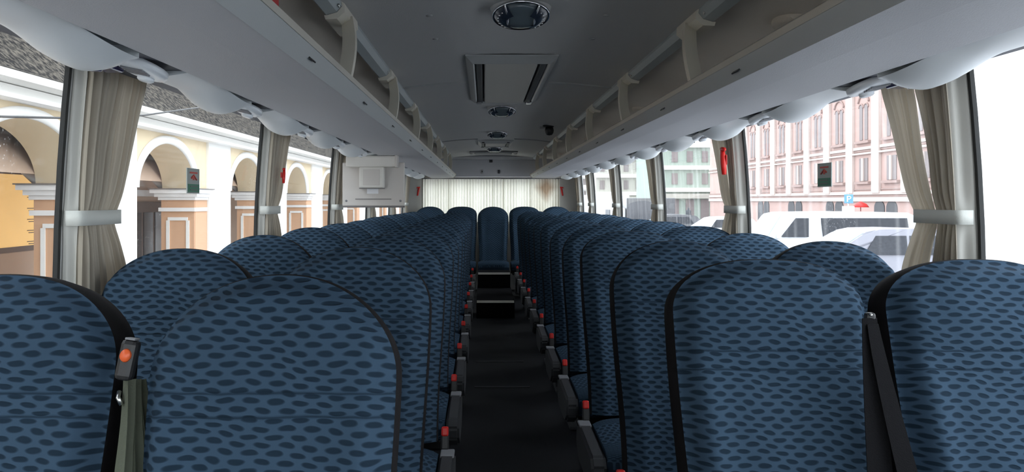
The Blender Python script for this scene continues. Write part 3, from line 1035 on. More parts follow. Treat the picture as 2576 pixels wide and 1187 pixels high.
# ================================================================== CURTAINS
def side_curtain(s, yp, label, wtop=0.37, wtie=0.212, zt=1.765, zb=1.065, ztie=1.302, seed=0.0):
    t = thing('tied_curtain', label, 'curtain', (s * 1.248, yp, 0), 'tied curtains at the window pillars')

    def width(z):
        if z > ztie:
            q = (z - ztie) / (zt - ztie)
            return wtie + (wtop - wtie) * (q ** 0.75 * (1 - 0.12 * math.sin(math.pi * q)))
        q = (ztie - z) / (ztie - zb)
        return wtie + 0.085 * sm(q, 0, 0.9)

    def gap(z):
        # the two hanging halves part a little above and below the tie
        if z > ztie:
            q = (z - ztie) / (zt - ztie)
            return 0.030 * math.sin(math.pi * min(1, q / 0.85)) ** 1.5 if q < 0.85 else 0.0
        return 0.024 * sm((ztie - z) / (ztie - zb), 0.05, 0.4)

    def make(lo, hi, face, np_, ph):
        m = MB()

        def P(u, z):
            w = width(z)
            xi = xw(min(z, 1.7)) - 1.248
            g_ = gap(z) * 0.5
            a0 = lo * w + (g_ if lo > 0 else 0)
            a1 = hi * w - (g_ if hi < 1 else 0)
            tight = math.exp(-((z - ztie) / 0.05) ** 2)
            amp = 0.015 * (1 - 0.55 * tight)
            uu = u
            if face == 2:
                # paler near edge strip: turns in from the wall and faces up the bus
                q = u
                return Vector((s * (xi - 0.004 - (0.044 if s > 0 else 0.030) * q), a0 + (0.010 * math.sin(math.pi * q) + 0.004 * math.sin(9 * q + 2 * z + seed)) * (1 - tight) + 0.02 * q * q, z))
            if face == 1:
                a0 += 0.018
            yy = a0 + (a1 - a0) * uu
            wave = math.sin(uu * np_ * 2 * math.pi + ph + 0.5 * math.sin(z * 3 + ph + seed)) + 0.35 * math.sin(uu * np_ * 4.7 * math.pi + seed)
            ends = sm(uu, 0, 0.06) * (1 if face else 1)
            x = xi - 0.040 + amp * wave * ends - 0.010 * (0 if not face else (1 - sm(uu, 0, 0.08)))
            return Vector((s * x, yy, z))
        m.grid(P, lin(0, 1, 57), [zb + (zt - zb) * q for q in lin(0, 1, 41)], uvf=lambda u, z: (u * (hi - lo) + lo, z))
        m.build('curtain_near_edge' if face == 2 else 'curtain_panel', M['curtain_near_edge'] if face == 2 else M['curtain'], t)
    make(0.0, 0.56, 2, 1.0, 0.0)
    make(0.0, 0.56, 1, 4.2, 0.4 + seed)
    make(0.56, 1.0, 0, 3.2, 1.7 + seed)
    tb = MB()
    w = wtie
    prof = []
    n = 40
    for i in range(n):
        a = 2 * math.pi * i / n
        ca, sa = math.cos(a), math.sin(a)
        y = w * 0.5 + math.copysign(abs(ca) ** 0.35, ca) * (w * 0.5 + 0.012)
        xi = xw(ztie) - 1.248
        x = xi - 0.034 + math.copysign(abs(sa) ** 0.5, sa) * 0.031
        prof.append((s * x, y))
    for i in range(n):
        j = (i + 1) % n
        a, b = prof[i], prof[j]
        q = [tb.bm.verts.new((a[0], a[1], ztie - 0.021)), tb.bm.verts.new((b[0], b[1], ztie - 0.021)), tb.bm.verts.new((b[0], b[1], ztie + 0.021)), tb.bm.verts.new((a[0], a[1], ztie + 0.021))]
        f = tb.bm.faces.new(q)
        f.smooth = True
    bmesh.ops.remove_doubles(tb.bm, verts=tb.bm.verts[:], dist=1e-5)
    o = tb.build('tie_band', M['tie'], t)
    md = o.modifiers.new('thickness', 'SOLIDIFY')
    md.thickness = 0.003
    return t


for s in (-1, 1):
    k = 0
    for y in PIL[s]:
        if y < 1.0:
            continue
        side_curtain(s, y + 0.008, 'beige pleated curtain tied with a pale band, %s, %s window pillar' % (SIDE[s], ORD[k]), seed=k * 1.3 + s)
        k += 1

# rear window curtain: five pleated lengths on one rail
rc = thing('rear_curtain_rail', 'thin rail carrying the rear window curtains', 'curtain rail', (0, Y1 - 0.21, 1.69))
MB().tube([(-1.12, 0, 0), (1.10, 0, 0)], 0.007, n=8).build('rod', M['mid_grey'], rc)
M['rear_curtain'], _nt, _mx = cloth('rear_curtain_cream', (0.72, 0.71, 0.64), transl=0.55, var=0.05, streaks=30)
M['rear_curtain_stained'], nt2, mx2 = cloth('rear_curtain_stained', (0.70, 0.68, 0.60), transl=0.5, var=0.06, streaks=30)
_b = [n for n in nt2.nodes if n.type == 'BSDF_PRINCIPLED'][0]
_t = [n for n in nt2.nodes if n.type == 'BSDF_TRANSLUCENT'][0]
uvn = nt2.nodes.new('ShaderNodeUVMap')
gr = nt2.nodes.new('ShaderNodeTexNoise')
gr.inputs['Scale'].default_value = 2.2
sp_ = nt2.nodes.new('ShaderNodeSeparateXYZ')
nt2.links.new(uvn.outputs['UV'], gr.inputs['Vector'])
nt2.links.new(uvn.outputs['UV'], sp_.inputs['Vector'])
du = mth(nt2, 'ABSOLUTE', mth(nt2, 'SUBTRACT', sp_.outputs['X'], 0.55))
dv = mth(nt2, 'ABSOLUTE', mth(nt2, 'SUBTRACT', sp_.outputs['Y'], 0.80))
rr_ = mth(nt2, 'ADD', mth(nt2, 'MULTIPLY', du, 1.5), mth(nt2, 'MULTIPLY', dv, 1.6))
st_ = nt2.nodes.new('ShaderNodeMapRange')
nt2.links.new(mth(nt2, 'ADD', rr_, mth(nt2, 'MULTIPLY', gr.outputs['Fac'], 0.35)), st_.inputs['Value'])
st_.inputs['From Min'].default_value = 0.85
st_.inputs['From Max'].default_value = 0.35
mxs = nt2.nodes.new('ShaderNodeMix')
mxs.data_type = 'RGBA'
mxs.inputs['B'].default_value = (0.36, 0.27, 0.19, 1)
nt2.links.new(mx2.outputs['Result'], mxs.inputs['A'])
nt2.links.new(st_.outputs['Result'], mxs.inputs['Factor'])
nt2.links.new(mxs.outputs['Result'], _b.inputs['Base Color'])
nt2.links.new(mxs.outputs['Result'], _t.inputs['Color'])
RCX = [-1.05, -0.66, -0.005, 0.165, 0.565, 1.0]
RCL = ['arcade-side end length of the cream rear window curtain', 'widest cream pleated length of the rear window curtain', 'narrow cream length at the middle of the rear window curtain',
       'cream pleated length of rear curtain beside the brown-stained one', 'brown-stained length of the rear window curtain']
for k in range(5):
    a, b = RCX[k] - 0.008, RCX[k + 1] + 0.008
    yo = 0.034 * (k % 2)
    m = MB()
    npl = max(3, int((b - a) / 0.040))
    m.grid(lambda u, z: Vector((a + (b - a) * u, yo + 0.018 * math.sin(u * npl * 2 * math.pi) + 0.006 * math.sin(u * npl * 5.3 + k), z)), lin(0, 1, npl * 10 + 1), lin(-0.66, -0.012, 9), uvf=lambda u, z: (u, (z + 0.66) / 0.65))
    o = m.build('rear_curtain', M['rear_curtain_stained'] if k == 4 else M['rear_curtain'], None, (0, Y1 - 0.21, 1.69))
    tag(o, RCL[k], 'curtain', 'rear window curtains')

# ================================================================== PARTITION + MONITOR CASE at the middle door
YP = 5.6
a_, b_ = UD(862, 520, YP), UD(1018, 518, YP)
t = thing('hanging_partition', 'beige partition panel hanging below the rack, arcade side', 'partition', ((a_.x + b_.x) / 2, YP, a_.z))
hw = (b_.x - a_.x) / 2
MB().box((0, 0, 0.17), (2 * hw, 0.03, 0.33), bev=0.008).build('panel', M['panel_beige'], t)
MB().box((0, 0.0, 0.0), (2 * hw, 0.034, 0.012), bev=0.002).build('bottom_edge', M['panel_edge'], t)
MB().box((0, -0.0165, 0.058), (hw * 1.16, 0.004, 0.006)).build('groove', M['panel_edge'], t)
MB().box((-0.005, -0.0165, 0.125), (0.085, 0.003, 0.052)).build('notice', M['paper'], t)
for s in (-1, 1):
    MB().lathe([(0.001, -0.003), (0.008, -0.002), (0.009, 0.002)], (s * (hw - 0.03), -0.016, 0.045), axis='y', n=14).build('screw', M['mid_grey'], t)
a_, b_ = UD(905, 468, YP - 0.06), UD(967, 418, YP - 0.06)
t = thing('monitor_case', 'pale folded monitor case in front of the hanging partition', 'monitor', ((a_.x + b_.x) / 2, YP - 0.06, b_.z))
w_ = (b_.x - a_.x)
MB().box((0, 0.0, -0.085), (w_, 0.08, 0.16), bev=0.012).build('screen_case', M['panel_light'], t)
MB().box((0, -0.041, -0.085), (w_ * 0.66, 0.004, 0.118), bev=0.0015).build('inset', M['panel_beige'], t)
MB().box((0.0, 0.0, -0.166), (w_ * 0.98, 0.082, 0.006)).build('shadow_gap', M['panel_edge'], t)
MB().box((0.0, 0.0, 0.035), (0.38, 0.10, 0.085), bev=0.014).build('mounting_beam', M['panel_light'], t)
MB().box((0.185, 0.0, 0.035), (0.02, 0.106, 0.092), bev=0.006).build('end_clip', M['panel_beige'], t)

# ================================================================== EMERGENCY HAMMERS + WINDOW STICKERS
def hammer(p, s, h, label, rz=0.0):
    t = thing('emergency_hammer', label, 'hammer', p, 'red emergency hammers', rz)
    k = h / 0.155
    MB().tube([(s * 0.0, 0.018 * k, 0.05 * k), (0, 0.008 * k, 0.02 * k), (0, 0.0, -0.02 * k), (0, -0.010 * k, -0.075 * k)], [0.010 * k, 0.014 * k, 0.015 * k, 0.011 * k], n=10).build('handle', M['red'], t)
    MB().tube([(0, -0.022 * k, 0.044 * k), (0, -0.01 * k, 0.052 * k), (0, 0.026 * k, 0.056 * k), (0, 0.036 * k, 0.055 * k)], [0.004 * k, 0.011 * k, 0.011 * k, 0.004 * k], n=10).build('head', M['red'], t)
    MB().box((s * 0.013, 0.0, 0.0), (0.006, 0.026 * k, 0.05 * k), bev=0.002).build('holder', M['red'], t)
    return t


hammer(UX(1820, 402, 1.16), 1, 0.165, 'red emergency hammer on the curtained pillar, pink-building side')
hammer(UX(714, 440, -1.187), -1, 0.09, 'red emergency hammer on the curtained pillar, arcade side')
hammer(Vector((-1.135, Y1 - 0.114, 1.50)), -1, 0.15, 'red emergency hammer beside the rear curtain, arcade side', -math.pi / 2)
hammer(Vector((1.055, Y1 - 0.114, 1.50)), 1, 0.15, 'red emergency hammer beside the rear curtain, pink-building side', math.pi / 2)
for s, px, lab in ((-1, 502, 'dark framed notice stuck on the window facing the arcade'), (1, 2060, 'dark framed notice stuck on the window facing the pink building')):
    p = UX(px, 455 if s < 0 else 440, s * 1.265)
    zc = p.z
    xs = s * (xw(zc) + 0.004)
    t = thing('window_notice', lab, 'notice', (xs, p.y, zc), 'notices on the windows')
    MB().box((0, 0, 0), (0.004, 0.125, 0.100), bev=0.001).build('board', M['notice'] if 'notice' in M else M.setdefault('notice', plain('notice_grey', (0.33, 0.37, 0.35), 0.4)), t)
    MB().box((-s * 0.0025, 0, -0.029), (0.002, 0.112, 0.032)).build('green_band', M.setdefault('green', plain('notice_green', (0.06, 0.20, 0.13), 0.5)), t)
    MB().box((-s * 0.0025, 0.0, 0.032), (0.002, 0.075, 0.007)).build('red_heading', M.setdefault('dullred', plain('notice_red', (0.55, 0.09, 0.07), 0.5)), t)
    tx = MB()
    tx.tube([(-s * 0.0028, 0.028, 0.005), (-s * 0.0028, 0.0, 0.022), (-s * 0.0028, -0.024, 0.010)], 0.004, n=6)
    tx.box((-s * 0.0028, 0.0, 0.012), (0.002, 0.016, 0.018))
    tx.build('pictogram', M['dullred'], t)
    for j in range(2):
        MB().box((-s * 0.0038, 0.0, -0.022 - 0.014 * j), (0.001, 0.07, 0.004)).build('text_line', M['panel_edge'], t)

# ================================================================== OUTSIDE
GZ = -1.0
M['asphalt'] = plain('wet_asphalt', (0.42, 0.42, 0.43), 0.35, var=0.2, vscale=0.8)
M['kerb'] = plain('pavement_stone', (0.42, 0.41, 0.39), 0.6, var=0.12, vscale=2)
M['peach'] = plain('peach_stucco', (0.62, 0.38, 0.24), 0.85, spec=0.2, var=0.06, vscale=1.2)
M['cream'] = plain('cream_stucco', (0.72, 0.60, 0.42), 0.85, spec=0.2, var=0.04, vscale=1.0)
M['white'] = plain('white_stucco', (0.80, 0.79, 0.76), 0.8, spec=0.2, var=0.03, vscale=1.5)
M['cap'] = plain('capital_pale', (0.80, 0.79, 0.78), 0.7, var=0.05)
M['lead'] = plain('lead_flashing', (0.16, 0.14, 0.13), 0.6)
M['inner'] = plain('passage_stucco', (0.62, 0.47, 0.37), 0.85, var=0.08, vscale=1.0)
M['shop'] = plain('shop_joinery', (0.20, 0.15, 0.13), 0.6, var=0.2, vscale=3)
M['shop_glass'] = plain('shop_glass', (0.10, 0.09, 0.09), 0.12, spec=0.6)
# old metal roof above the cornice
mr_, ntr, br = new_mat('weathered_roof')
tcr = ntr.nodes.new('ShaderNodeTexCoord')
nr = ntr.nodes.new('ShaderNodeTexNoise')
nr.inputs['Scale'].default_value = 15.0
nr.inputs['Detail'].default_value = 8.0
rr2 = ntr.nodes.new('ShaderNodeValToRGB')
rr2.color_ramp.elements[0].position = 0.42
rr2.color_ramp.elements[0].color = (0.010, 0.009, 0.009, 1)
rr2.color_ramp.elements[1].position = 0.62
rr2.color_ramp.elements[1].color = (0.10, 0.088, 0.072, 1)
ntr.links.new(tcr.outputs['Object'], nr.inputs['Vector'])
ntr.links.new(nr.outputs['Fac'], rr2.inputs['Fac'])
ntr.links.new(rr2.outputs['Color'], br.inputs['Base Color'])
pset(br, rough=0.9, spec=0.08)
M['roof'] = mr_

struct(MB().box((10, 55, GZ - 0.05), (90, 170, 0.1)).build('street', M['asphalt']))
D = 5.5                                    # facade plane, measured from the eye
FX = CX - D
struct(MB().box((FX - 0.6, 12, GZ + 0.06), (3.6, 60, 0.12)).build('pavement_arcade', M['kerb']))


def hz(k):
    return CZ + k * D


arc = thing('arcade_building', 'long peach and white arcade building with round arches outside the windows', 'building', (FX, 0, GZ))


def AP(o):                                  # parts are modelled in world coords, then shifted under the thing
    o.parent = arc
    o.location = (-FX, 0, -GZ)
    return o


SP, AW = 0.80 * D, 0.42 * D
ENDS = [q * D for q in (-0.33, 0.39, 1.11, 1.83, 2.55, 3.33, 4.15, 4.97, 5.79, 6.61, 7.43, 8.25, 9.07)]
Z_CAP, Z_APEX, Z_FR, Z_TOP = hz(0.039), hz(0.180), hz(0.218), hz(0.238)
DEP = 0.11 * D
NEXT = [ENDS[i + 1] - AW for i in range(len(ENDS) - 1)] + [ENDS[-1] + SP - AW]
EY0, EY1 = ENDS[0] - AW - 3.0, NEXT[-1]


def archz(y, e):
    q = (y - (e - AW / 2)) / (AW / 2)
    return Z_CAP + (Z_APEX - Z_CAP) * math.sqrt(max(0, 1 - q * q))


fm = MB()
for e, nxt in zip(ENDS, NEXT):
    a = e - AW
    ysamp = [e - AW / 2 - AW / 2 * math.cos(math.pi * i / 28) for i in range(29)]
    # face above the arch, and the same at the back, and the intrados
    for xx in (FX, FX - DEP):
        fm.grid(lambda y, v: (xx, y, archz(y, e) * (1 - v) + Z_FR * v), ysamp, [0, 1], smooth=False)
    fm.grid(lambda y, v: (FX - DEP * v, y, archz(y, e)), ysamp, [0, 1], smooth=True)
    # pier after this arch
    fm.box((FX - DEP / 2, (e + nxt) / 2, (GZ + Z_FR) / 2), (DEP, nxt - e, Z_FR - GZ))
fm.box((FX - DEP / 2, ENDS[0] - AW - 1.5, (GZ + Z_FR) / 2), (DEP, 3.0, Z_FR - GZ))
AP(fm.build('facade', M['cream']))
AP(MB().box((FX + 0.03, (EY0 + EY1) / 2, (Z_FR + Z_TOP) / 2), (0.30, EY1 - EY0, Z_TOP - Z_FR)).build('frieze', M['white']))
AP(MB().prism([(FX - 0.2, Z_TOP), (FX + 0.42, Z_TOP + 0.02), (FX + 0.45, Z_TOP + 0.10), (FX - 0.2, Z_TOP + 0.12)], EY0, EY1).build('cornice', M['white']))
AP(MB().prism([(FX + 0.40, Z_TOP + 0.121), (FX + 0.30, Z_TOP + 0.16), (FX - 5.0, Z_TOP + 5.2), (FX - 5.0, Z_TOP + 0.121)], EY0, EY1).build('roof', M['roof']))
AP(MB().box((FX + 0.055, (EY0 + EY1) / 2, Z_FR - 0.02), (0.36, EY1 - EY0, 0.05)).build('frieze_bead', M['cap']))
for i, (e, nxt) in enumerate(zip(ENDS, NEXT)):
    # white pilaster running right up through the frieze
    AP(MB().box((FX - 0.02, e + 0.11 * D + (nxt - e - 0.13 * D) / 2, (GZ + Z_TOP) / 2), (0.14, nxt - e - 0.13 * D, Z_TOP - GZ + 0.02)).build('pilaster', M['white']))
    # peach facing on the jamb that looks towards the bus, with capital, band and a white framed panel
    AP(MB().box((FX - DEP / 2, e - 0.012, (GZ + Z_CAP - 0.2) / 2), (DEP + 0.02, 0.03, Z_CAP - 0.2 - GZ)).build('jamb_facing', M['peach']))
    AP(MB().box((FX + 0.008, e + 0.055 * D, (GZ + Z_CAP - 0.2) / 2), (0.02, 0.11 * D - 0.01, Z_CAP - 0.2 - GZ)).build('pier_facing', M['peach']))
    cp = MB()
    for q, (pz, pt, pr) in enumerate(((Z_CAP - 0.035, 0.07, 0.16), (Z_CAP - 0.105, 0.07, 0.10), (Z_CAP - 0.17, 0.06, 0.05))):
        cp.box((FX - DEP / 2, e + 0.05 * D - pr / 2, pz), (DEP + 2 * pr, 0.11 * D + pr, pt))
    AP(cp.build('capital', M['cap']))
    AP(MB().box((FX - DEP / 2, e + 0.05 * D - 0.09, Z_CAP + 0.01), (DEP + 0.36, 0.11 * D + 0.2, 0.018)).build('flashing', M['lead']))
    AP(MB().box((FX - DEP / 2, e + 0.05 * D - 0.03, hz(-0.030)), (DEP + 0.08, 0.11 * D + 0.05, 0.07)).build('band', M['cap']))
    pf = MB()
    xa, xb, zt_, zb_, yy = FX - DEP * 0.80, FX - DEP * 0.18, hz(-0.062), GZ + 0.3, e - 0.034
    w = 0.06
    pf.box(((xa + xb) / 2, yy, zt_), (xb - xa, 0.03, w))
    pf.box(((xa + xb) / 2, yy, zb_), (xb - xa, 0.03, w))
    for xx in (xa, xb):
        pf.box((xx, yy, (zt_ + zb_) / 2), (w, 0.028, zt_ - zb_ - w))
    AP(pf.build('panel_frame', M['white']))
    # moulded white ring round the arch
    am = MB()
    rad = lambda y, v, q: None
    ys_ = [math.pi * i_ / 36 for i_ in range(37)]

    def ring(tt, r_, x_):
        return (x_, e - AW / 2 - math.cos(tt) * (AW / 2 + r_), Z_CAP + math.sin(tt) * (Z_APEX - Z_CAP + r_))
    secs = [(0.0, FX + 0.004), (0.0, FX + 0.04), (0.07, FX + 0.06), (0.13, FX + 0.06), (0.14, FX + 0.004)]
    am.grid(lambda tt, v: ring(tt, *secs[v]), ys_, list(range(5)))
    AP(am.build('archivolt', M['white']))
    # ribs of the vaulted passage
    rb_ = MB()
    for q in (0, 1):
        pts = []
        for i_ in range(17):
            t_ = i_ / 16
            yy = (e - AW - 0.1) * (1 - t_) + (e + 0.2) * t_ if q == 0 else (e + 0.2) * (1 - t_) + (e - AW - 0.1) * t_
            pts.append((FX - DEP - 0.05 - 2.7 * t_, yy, Z_CAP + (Z_APEX - Z_CAP + 0.12) * math.sin(math.pi * t_) ** 0.8))
        rb_.tube(pts, 0.06, n=8)
    AP(rb_.build('vault_rib', M['white']))
    # shop front at the back of the passage
    xb2 = FX - 3.3
    yc = e - AW / 2 + 0.46 * SP
    AP(MB().box((xb2 + 0.02, yc, (GZ + 1.25) / 2 + 0.1), (0.10, AW * 0.9, 2.2)).build('shop_frame', M['shop']))
    for q in (-1, 0, 1):
        AP(MB().box((xb2 + 0.08, yc + q * AW * 0.28, 0.35), (0.03, AW * 0.22, 1.4)).build('shop_window', M['shop_glass']))
    AP(MB().box((xb2 + 0.06, yc, Z_CAP - 0.02), (0.14, AW * 1.5, 0.16)).build('shop_cornice', M['cap']))
AP(MB().box((FX - 3.4, (EY0 + EY1) / 2, (GZ + Z_FR) / 2), (0.2, EY1 - EY0, Z_FR - GZ)).build('passage_wall', M['inner']))
vm = MB()
vm.grid(lambda t_, y: (FX - DEP - 0.0 - 2.8 * t_, y, Z_CAP + 0.15 + 0.95 * math.sin(math.pi * t_) ** 0.7), lin(0, 1, 15), [EY0, EY1])
AP(vm.build('passage_vault', M['inner']))
# yellow advertising poster in the passage
t = thing('advertising_poster', 'large yellow poster with small dark print under the nearest arch', 'poster', UX(10, 530, CX - 1.28 * D))
MB().box((0, 0, 0), (0.06, 1.7, 1.10)).build('board', M.setdefault('poster', plain('poster_yellow', (0.85, 0.52, 0.18), 0.5, var=0.15, vscale=1.5)), t)
_pb = M['poster'].node_tree.nodes['Principled BSDF']      # a backlit advertising box
_pb.inputs['Emission Color'].default_value = (1.0, 0.66, 0.26, 1)
_pb.inputs['Emission Strength'].default_value = 0.28
pf = MB()
for zz in (-0.58, 0.58):
    pf.box((0, 0, zz), (0.09, 1.86, 0.08))
for yy in (-0.89, 0.89):
    pf.box((0, yy, 0), (0.09, 0.08, 1.08))
pf.build('frame', M['shop'], t)
MB().box((0.0, 0.0, -(t.location.z - GZ) / 2 - 0.30), (0.07, 1.5, (t.location.z - GZ) - 0.64)).build('stand', M['inner'], t)
for j in range(5):
    pt = MB()
    for q in range(2):
        pt.box((0.033, 0.60, 0.20 - 0.17 * j - 0.035 * q), (0.006, 0.20 - 0.07 * q, 0.012))
    pt.build('print', M['shop'], t)
# overhead cables along the facade
for k, pts in enumerate((((-420, 290), (0, 293), (170, 297), (360, 290), (520, 268), (700, 280)), ((-420, 205), (0, 292), (280, 330), (420, 345), (560, 380)))):
    if k == 0:
        P3 = [UX(px, py, CX - 0.88 * D) for px, py in pts]
        o = MB().tube(P3, 0.013, n=6).build('overhead_cable', M['black'])
        tag(o, 'thin black cable strung along the arcade front', 'cable')

# ---------------------------------------------------------------- pink building across the street
DP = 22.0
PX = CX + DP
M['pink'] = plain('pink_stucco', (0.43, 0.305, 0.27), 0.85, spec=0.2, var=0.05, vscale=0.3)
M['pink_light'] = plain('pale_pink_trim', (0.52, 0.44, 0.40), 0.85, spec=0.2)
M['pink_dark'] = plain('rose_moulding', (0.31, 0.22, 0.195), 0.85)
M['far_glass'] = plain('far_window_glass', (0.21, 0.18, 0.175), 0.5, spec=0.2)
M['open_dark'] = plain('dark_opening', (0.05, 0.05, 0.055), 0.6)
pk = thing('pink_building', 'long pink two-storey building with paired arched windows across the street', 'building', (PX, 50, GZ))


def PP(o):
    o.parent = pk
    o.location = (-PX, -50, -GZ)
    return o


def pz(k):
    return CZ + k * DP


PY0, PY1 = 33.0, 72.0
PP(MB().box((PX + 4, (PY0 + PY1) / 2, (GZ + pz(0.40)) / 2), (8, PY1 - PY0, pz(0.40) - GZ)).build('wall', M['pink']))
BAY = 0.134 * DP
yb0 = 1860 / 1026.0 * DP
n0 = int((yb0 - PY0) // BAY)
bays = [yb0 + BAY * i for i in range(-n0, int((PY1 - yb0) / BAY))]
bl = MB()
for k, dz_, dx_ in ((0.004, 0.25, 0.14), (0.020, 0.18, 0.10), (0.124, 0.10, 0.16), (0.138, 0.16, 0.10), (0.315, 0.4, 0.3)):
    bl.box((PX - dx_ / 2, (PY0 + PY1) / 2, pz(k)), (dx_, PY1 - PY0, dz_))
PP(bl.build('string_courses', M['pink_light']))
bl2 = MB()
for k in (0.012, 0.030, 0.131):
    bl2.box((PX - 0.03, (PY0 + PY1) / 2, pz(k)), (0.06, PY1 - PY0, 0.07))
PP(bl2.build('moulding_lines', M['pink_dark']))
for i, y in enumerate(bays):
    PP(MB().box((PX - 0.08, y + BAY / 2, (pz(0.02) + pz(0.30)) / 2), (0.15, 0.80, pz(0.28) - CZ)).build('pilaster', M['pink_light']))
    for j, s in enumerate((-1, 1)):
        yc = y + s * 0.29
        w = MB()
        w.box((PX - 0.01, yc, (pz(0.052) + pz(0.112)) / 2), (0.06, 0.36, pz(0.112) - pz(0.052)))
        PP(w.build('lower_window', M['far_glass']))
        w = MB()
        poly = [(yc - 0.17, pz(0.160)), (yc + 0.17, pz(0.160))] + [(yc + 0.17 * math.cos(a), pz(0.245) + 0.17 * math.sin(a)) for a in lin(0, math.pi, 9)]
        w.prism(poly, PX - 0.04, PX + 0.02, axis='x')
        PP(w.build('arched_window', M['far_glass']))
        am = MB()
        am.tube([(PX - 0.03, yc + 0.23 * math.cos(a), pz(0.245) + 0.23 * math.sin(a)) for a in lin(0, math.pi, 13)], 0.045, n=6)
        PP(am.build('window_arch', M['pink_dark']))
    PP(MB().box((PX - 0.06, y, (pz(0.052) + pz(0.112)) / 2), (0.12, 0.18, pz(0.060) - CZ)).build('mullion_column', M['pink_light']))
    PP(MB().box((PX - 0.10, y, pz(0.047)), (0.2, 1.6, 0.14)).build('sill', M['pink_dark']))
    PP(MB().box((PX - 0.10, y, pz(0.154)), (0.2, 1.6, 0.14)).build('sill', M['pink_dark']))
    ah = MB()
    ah.tube([(PX - 0.04, y + 0.62 * math.cos(a), pz(0.252) + 0.62 * math.sin(a)) for a in lin(0.25, math.pi - 0.25, 15)], 0.06, n=6)
    PP(ah.build('hood_mould', M['pink_dark']))
    # dark arched ground floor openings, in pairs
    if i % 2 == 0:
        for s in (-1, 1):
            yc = y + s * 0.62 + 0.6
            poly = [(yc - 0.52, GZ), (yc + 0.52, GZ)] + [(yc + 0.52 * math.cos(a), pz(-0.018) + 0.42 * math.sin(a)) for a in lin(0, math.pi, 11)]
            PP(MB().prism(poly, PX - 0.05, PX + 0.05, axis='x').build('arched_opening', M['open_dark']))
# white rusticated building next to it, nearer the viewer
M['buff'] = plain('buff_stucco', (0.40, 0.37, 0.30), 0.85, spec=0.2)
wb = thing('white_building', 'white and cream rusticated building next to the pink one', 'building', (PX, 24, GZ))
ww = MB().box((4, 0, 6.2), (8, 17.5, 12.4)).build('wall', M['buff'], wb)
gl_ = MB()
for q in range(10):
    gl_.box((-0.01, -4.9, 0.8 + 1.13 * q), (0.05, 7.4, 0.07))
gl_.build('rustication_joints', M['cap'], wb)
MB().box((-0.35, 3.4, 6.2), (0.8, 9.4, 12.4)).build('corner_pier', M['white'], wb)
# pale green building facing down the street and cream ones behind
M['mint'] = plain('pale_green_stucco', (0.30, 0.36, 0.31), 0.85, spec=0.2, var=0.05, vscale=0.2)
M['far_cream'] = plain('far_cream_stucco', (0.40, 0.385, 0.34), 0.85, spec=0.2, var=0.06, vscale=0.2)


def front_building(name, label, pxa, pxb, pytop, d, mat, floors, cols):
    a, b = UD(pxa, pytop, d), UD(pxb, pytop, d)
    t = thing(name, label, 'building', ((a.x + b.x) / 2, d, GZ))
    w, h = b.x - a.x, a.z - GZ
    MB().box((0, 4, h / 2), (w, 8, h)).build('wall', mat, t)
    cb = MB()
    for q in range(floors + 1):
        cb.box((0, -0.15, h * (0.42 + 0.56 * q / floors)), (w + 0.2, 0.4, 0.42))
    cb.build('cornice', M['white'], t)
    for q in range(floors):
        for c in range(cols):
            MB().box((-w / 2 + w * (c + 0.5) / cols, -0.02, h * (0.42 + 0.56 * (q + 0.5) / floors)), (w / cols * 0.4, 0.1, h * 0.56 / floors * 0.5)).build('window', M['far_glass'], t)
    for c in range(cols):
        MB().box((-w / 2 + w * (c + 0.5) / cols, -0.02, h * 0.17), (w / cols * 0.55, 0.1, h * 0.26)).build('shop_window', M['far_glass'], t)
    MB().box((0, -0.3, h * 0.34), (w * 0.9, 0.5, 0.5)).build('awning', M['far_cream'], t)
    return t


front_building('green_building', 'pale green building with white cornices at the end of the street', 1640, 1830, 362, 78, M['mint'], 2, 5)
front_building('cream_building', 'greyish cream building beyond the pale green one', 1500, 1650, 395, 90, M['far_cream'], 2, 5)
front_building('far_white_building', 'low white building far down the street', 1400, 1510, 440, 100, M['white'], 2, 4)

# ---------------------------------------------------------------- vehicles
M['car_white'] = plain('car_paint_white', (0.62, 0.64, 0.66), 0.25, spec=0.6)
M['car_silver'] = plain('car_paint_silver', (0.20, 0.20, 0.23), 0.3, metal=0.2, spec=0.6)
M['car_grey'] = plain('car_paint_grey', (0.09, 0.092, 0.10), 0.25, spec=0.6)
M['car_glass'] = plain('car_side_glass', (0.045, 0.048, 0.055), 0.3, spec=0.06, var=0.35, vscale=14)
M['screen_glass'] = plain('car_windscreen', (0.30, 0.38, 0.41), 0.08, spec=0.7)
M['tyre'] = plain('tyre', (0.02, 0.02, 0.02), 0.8)
M['light_w'] = plain('headlamp', (0.8, 0.82, 0.85), 0.1)


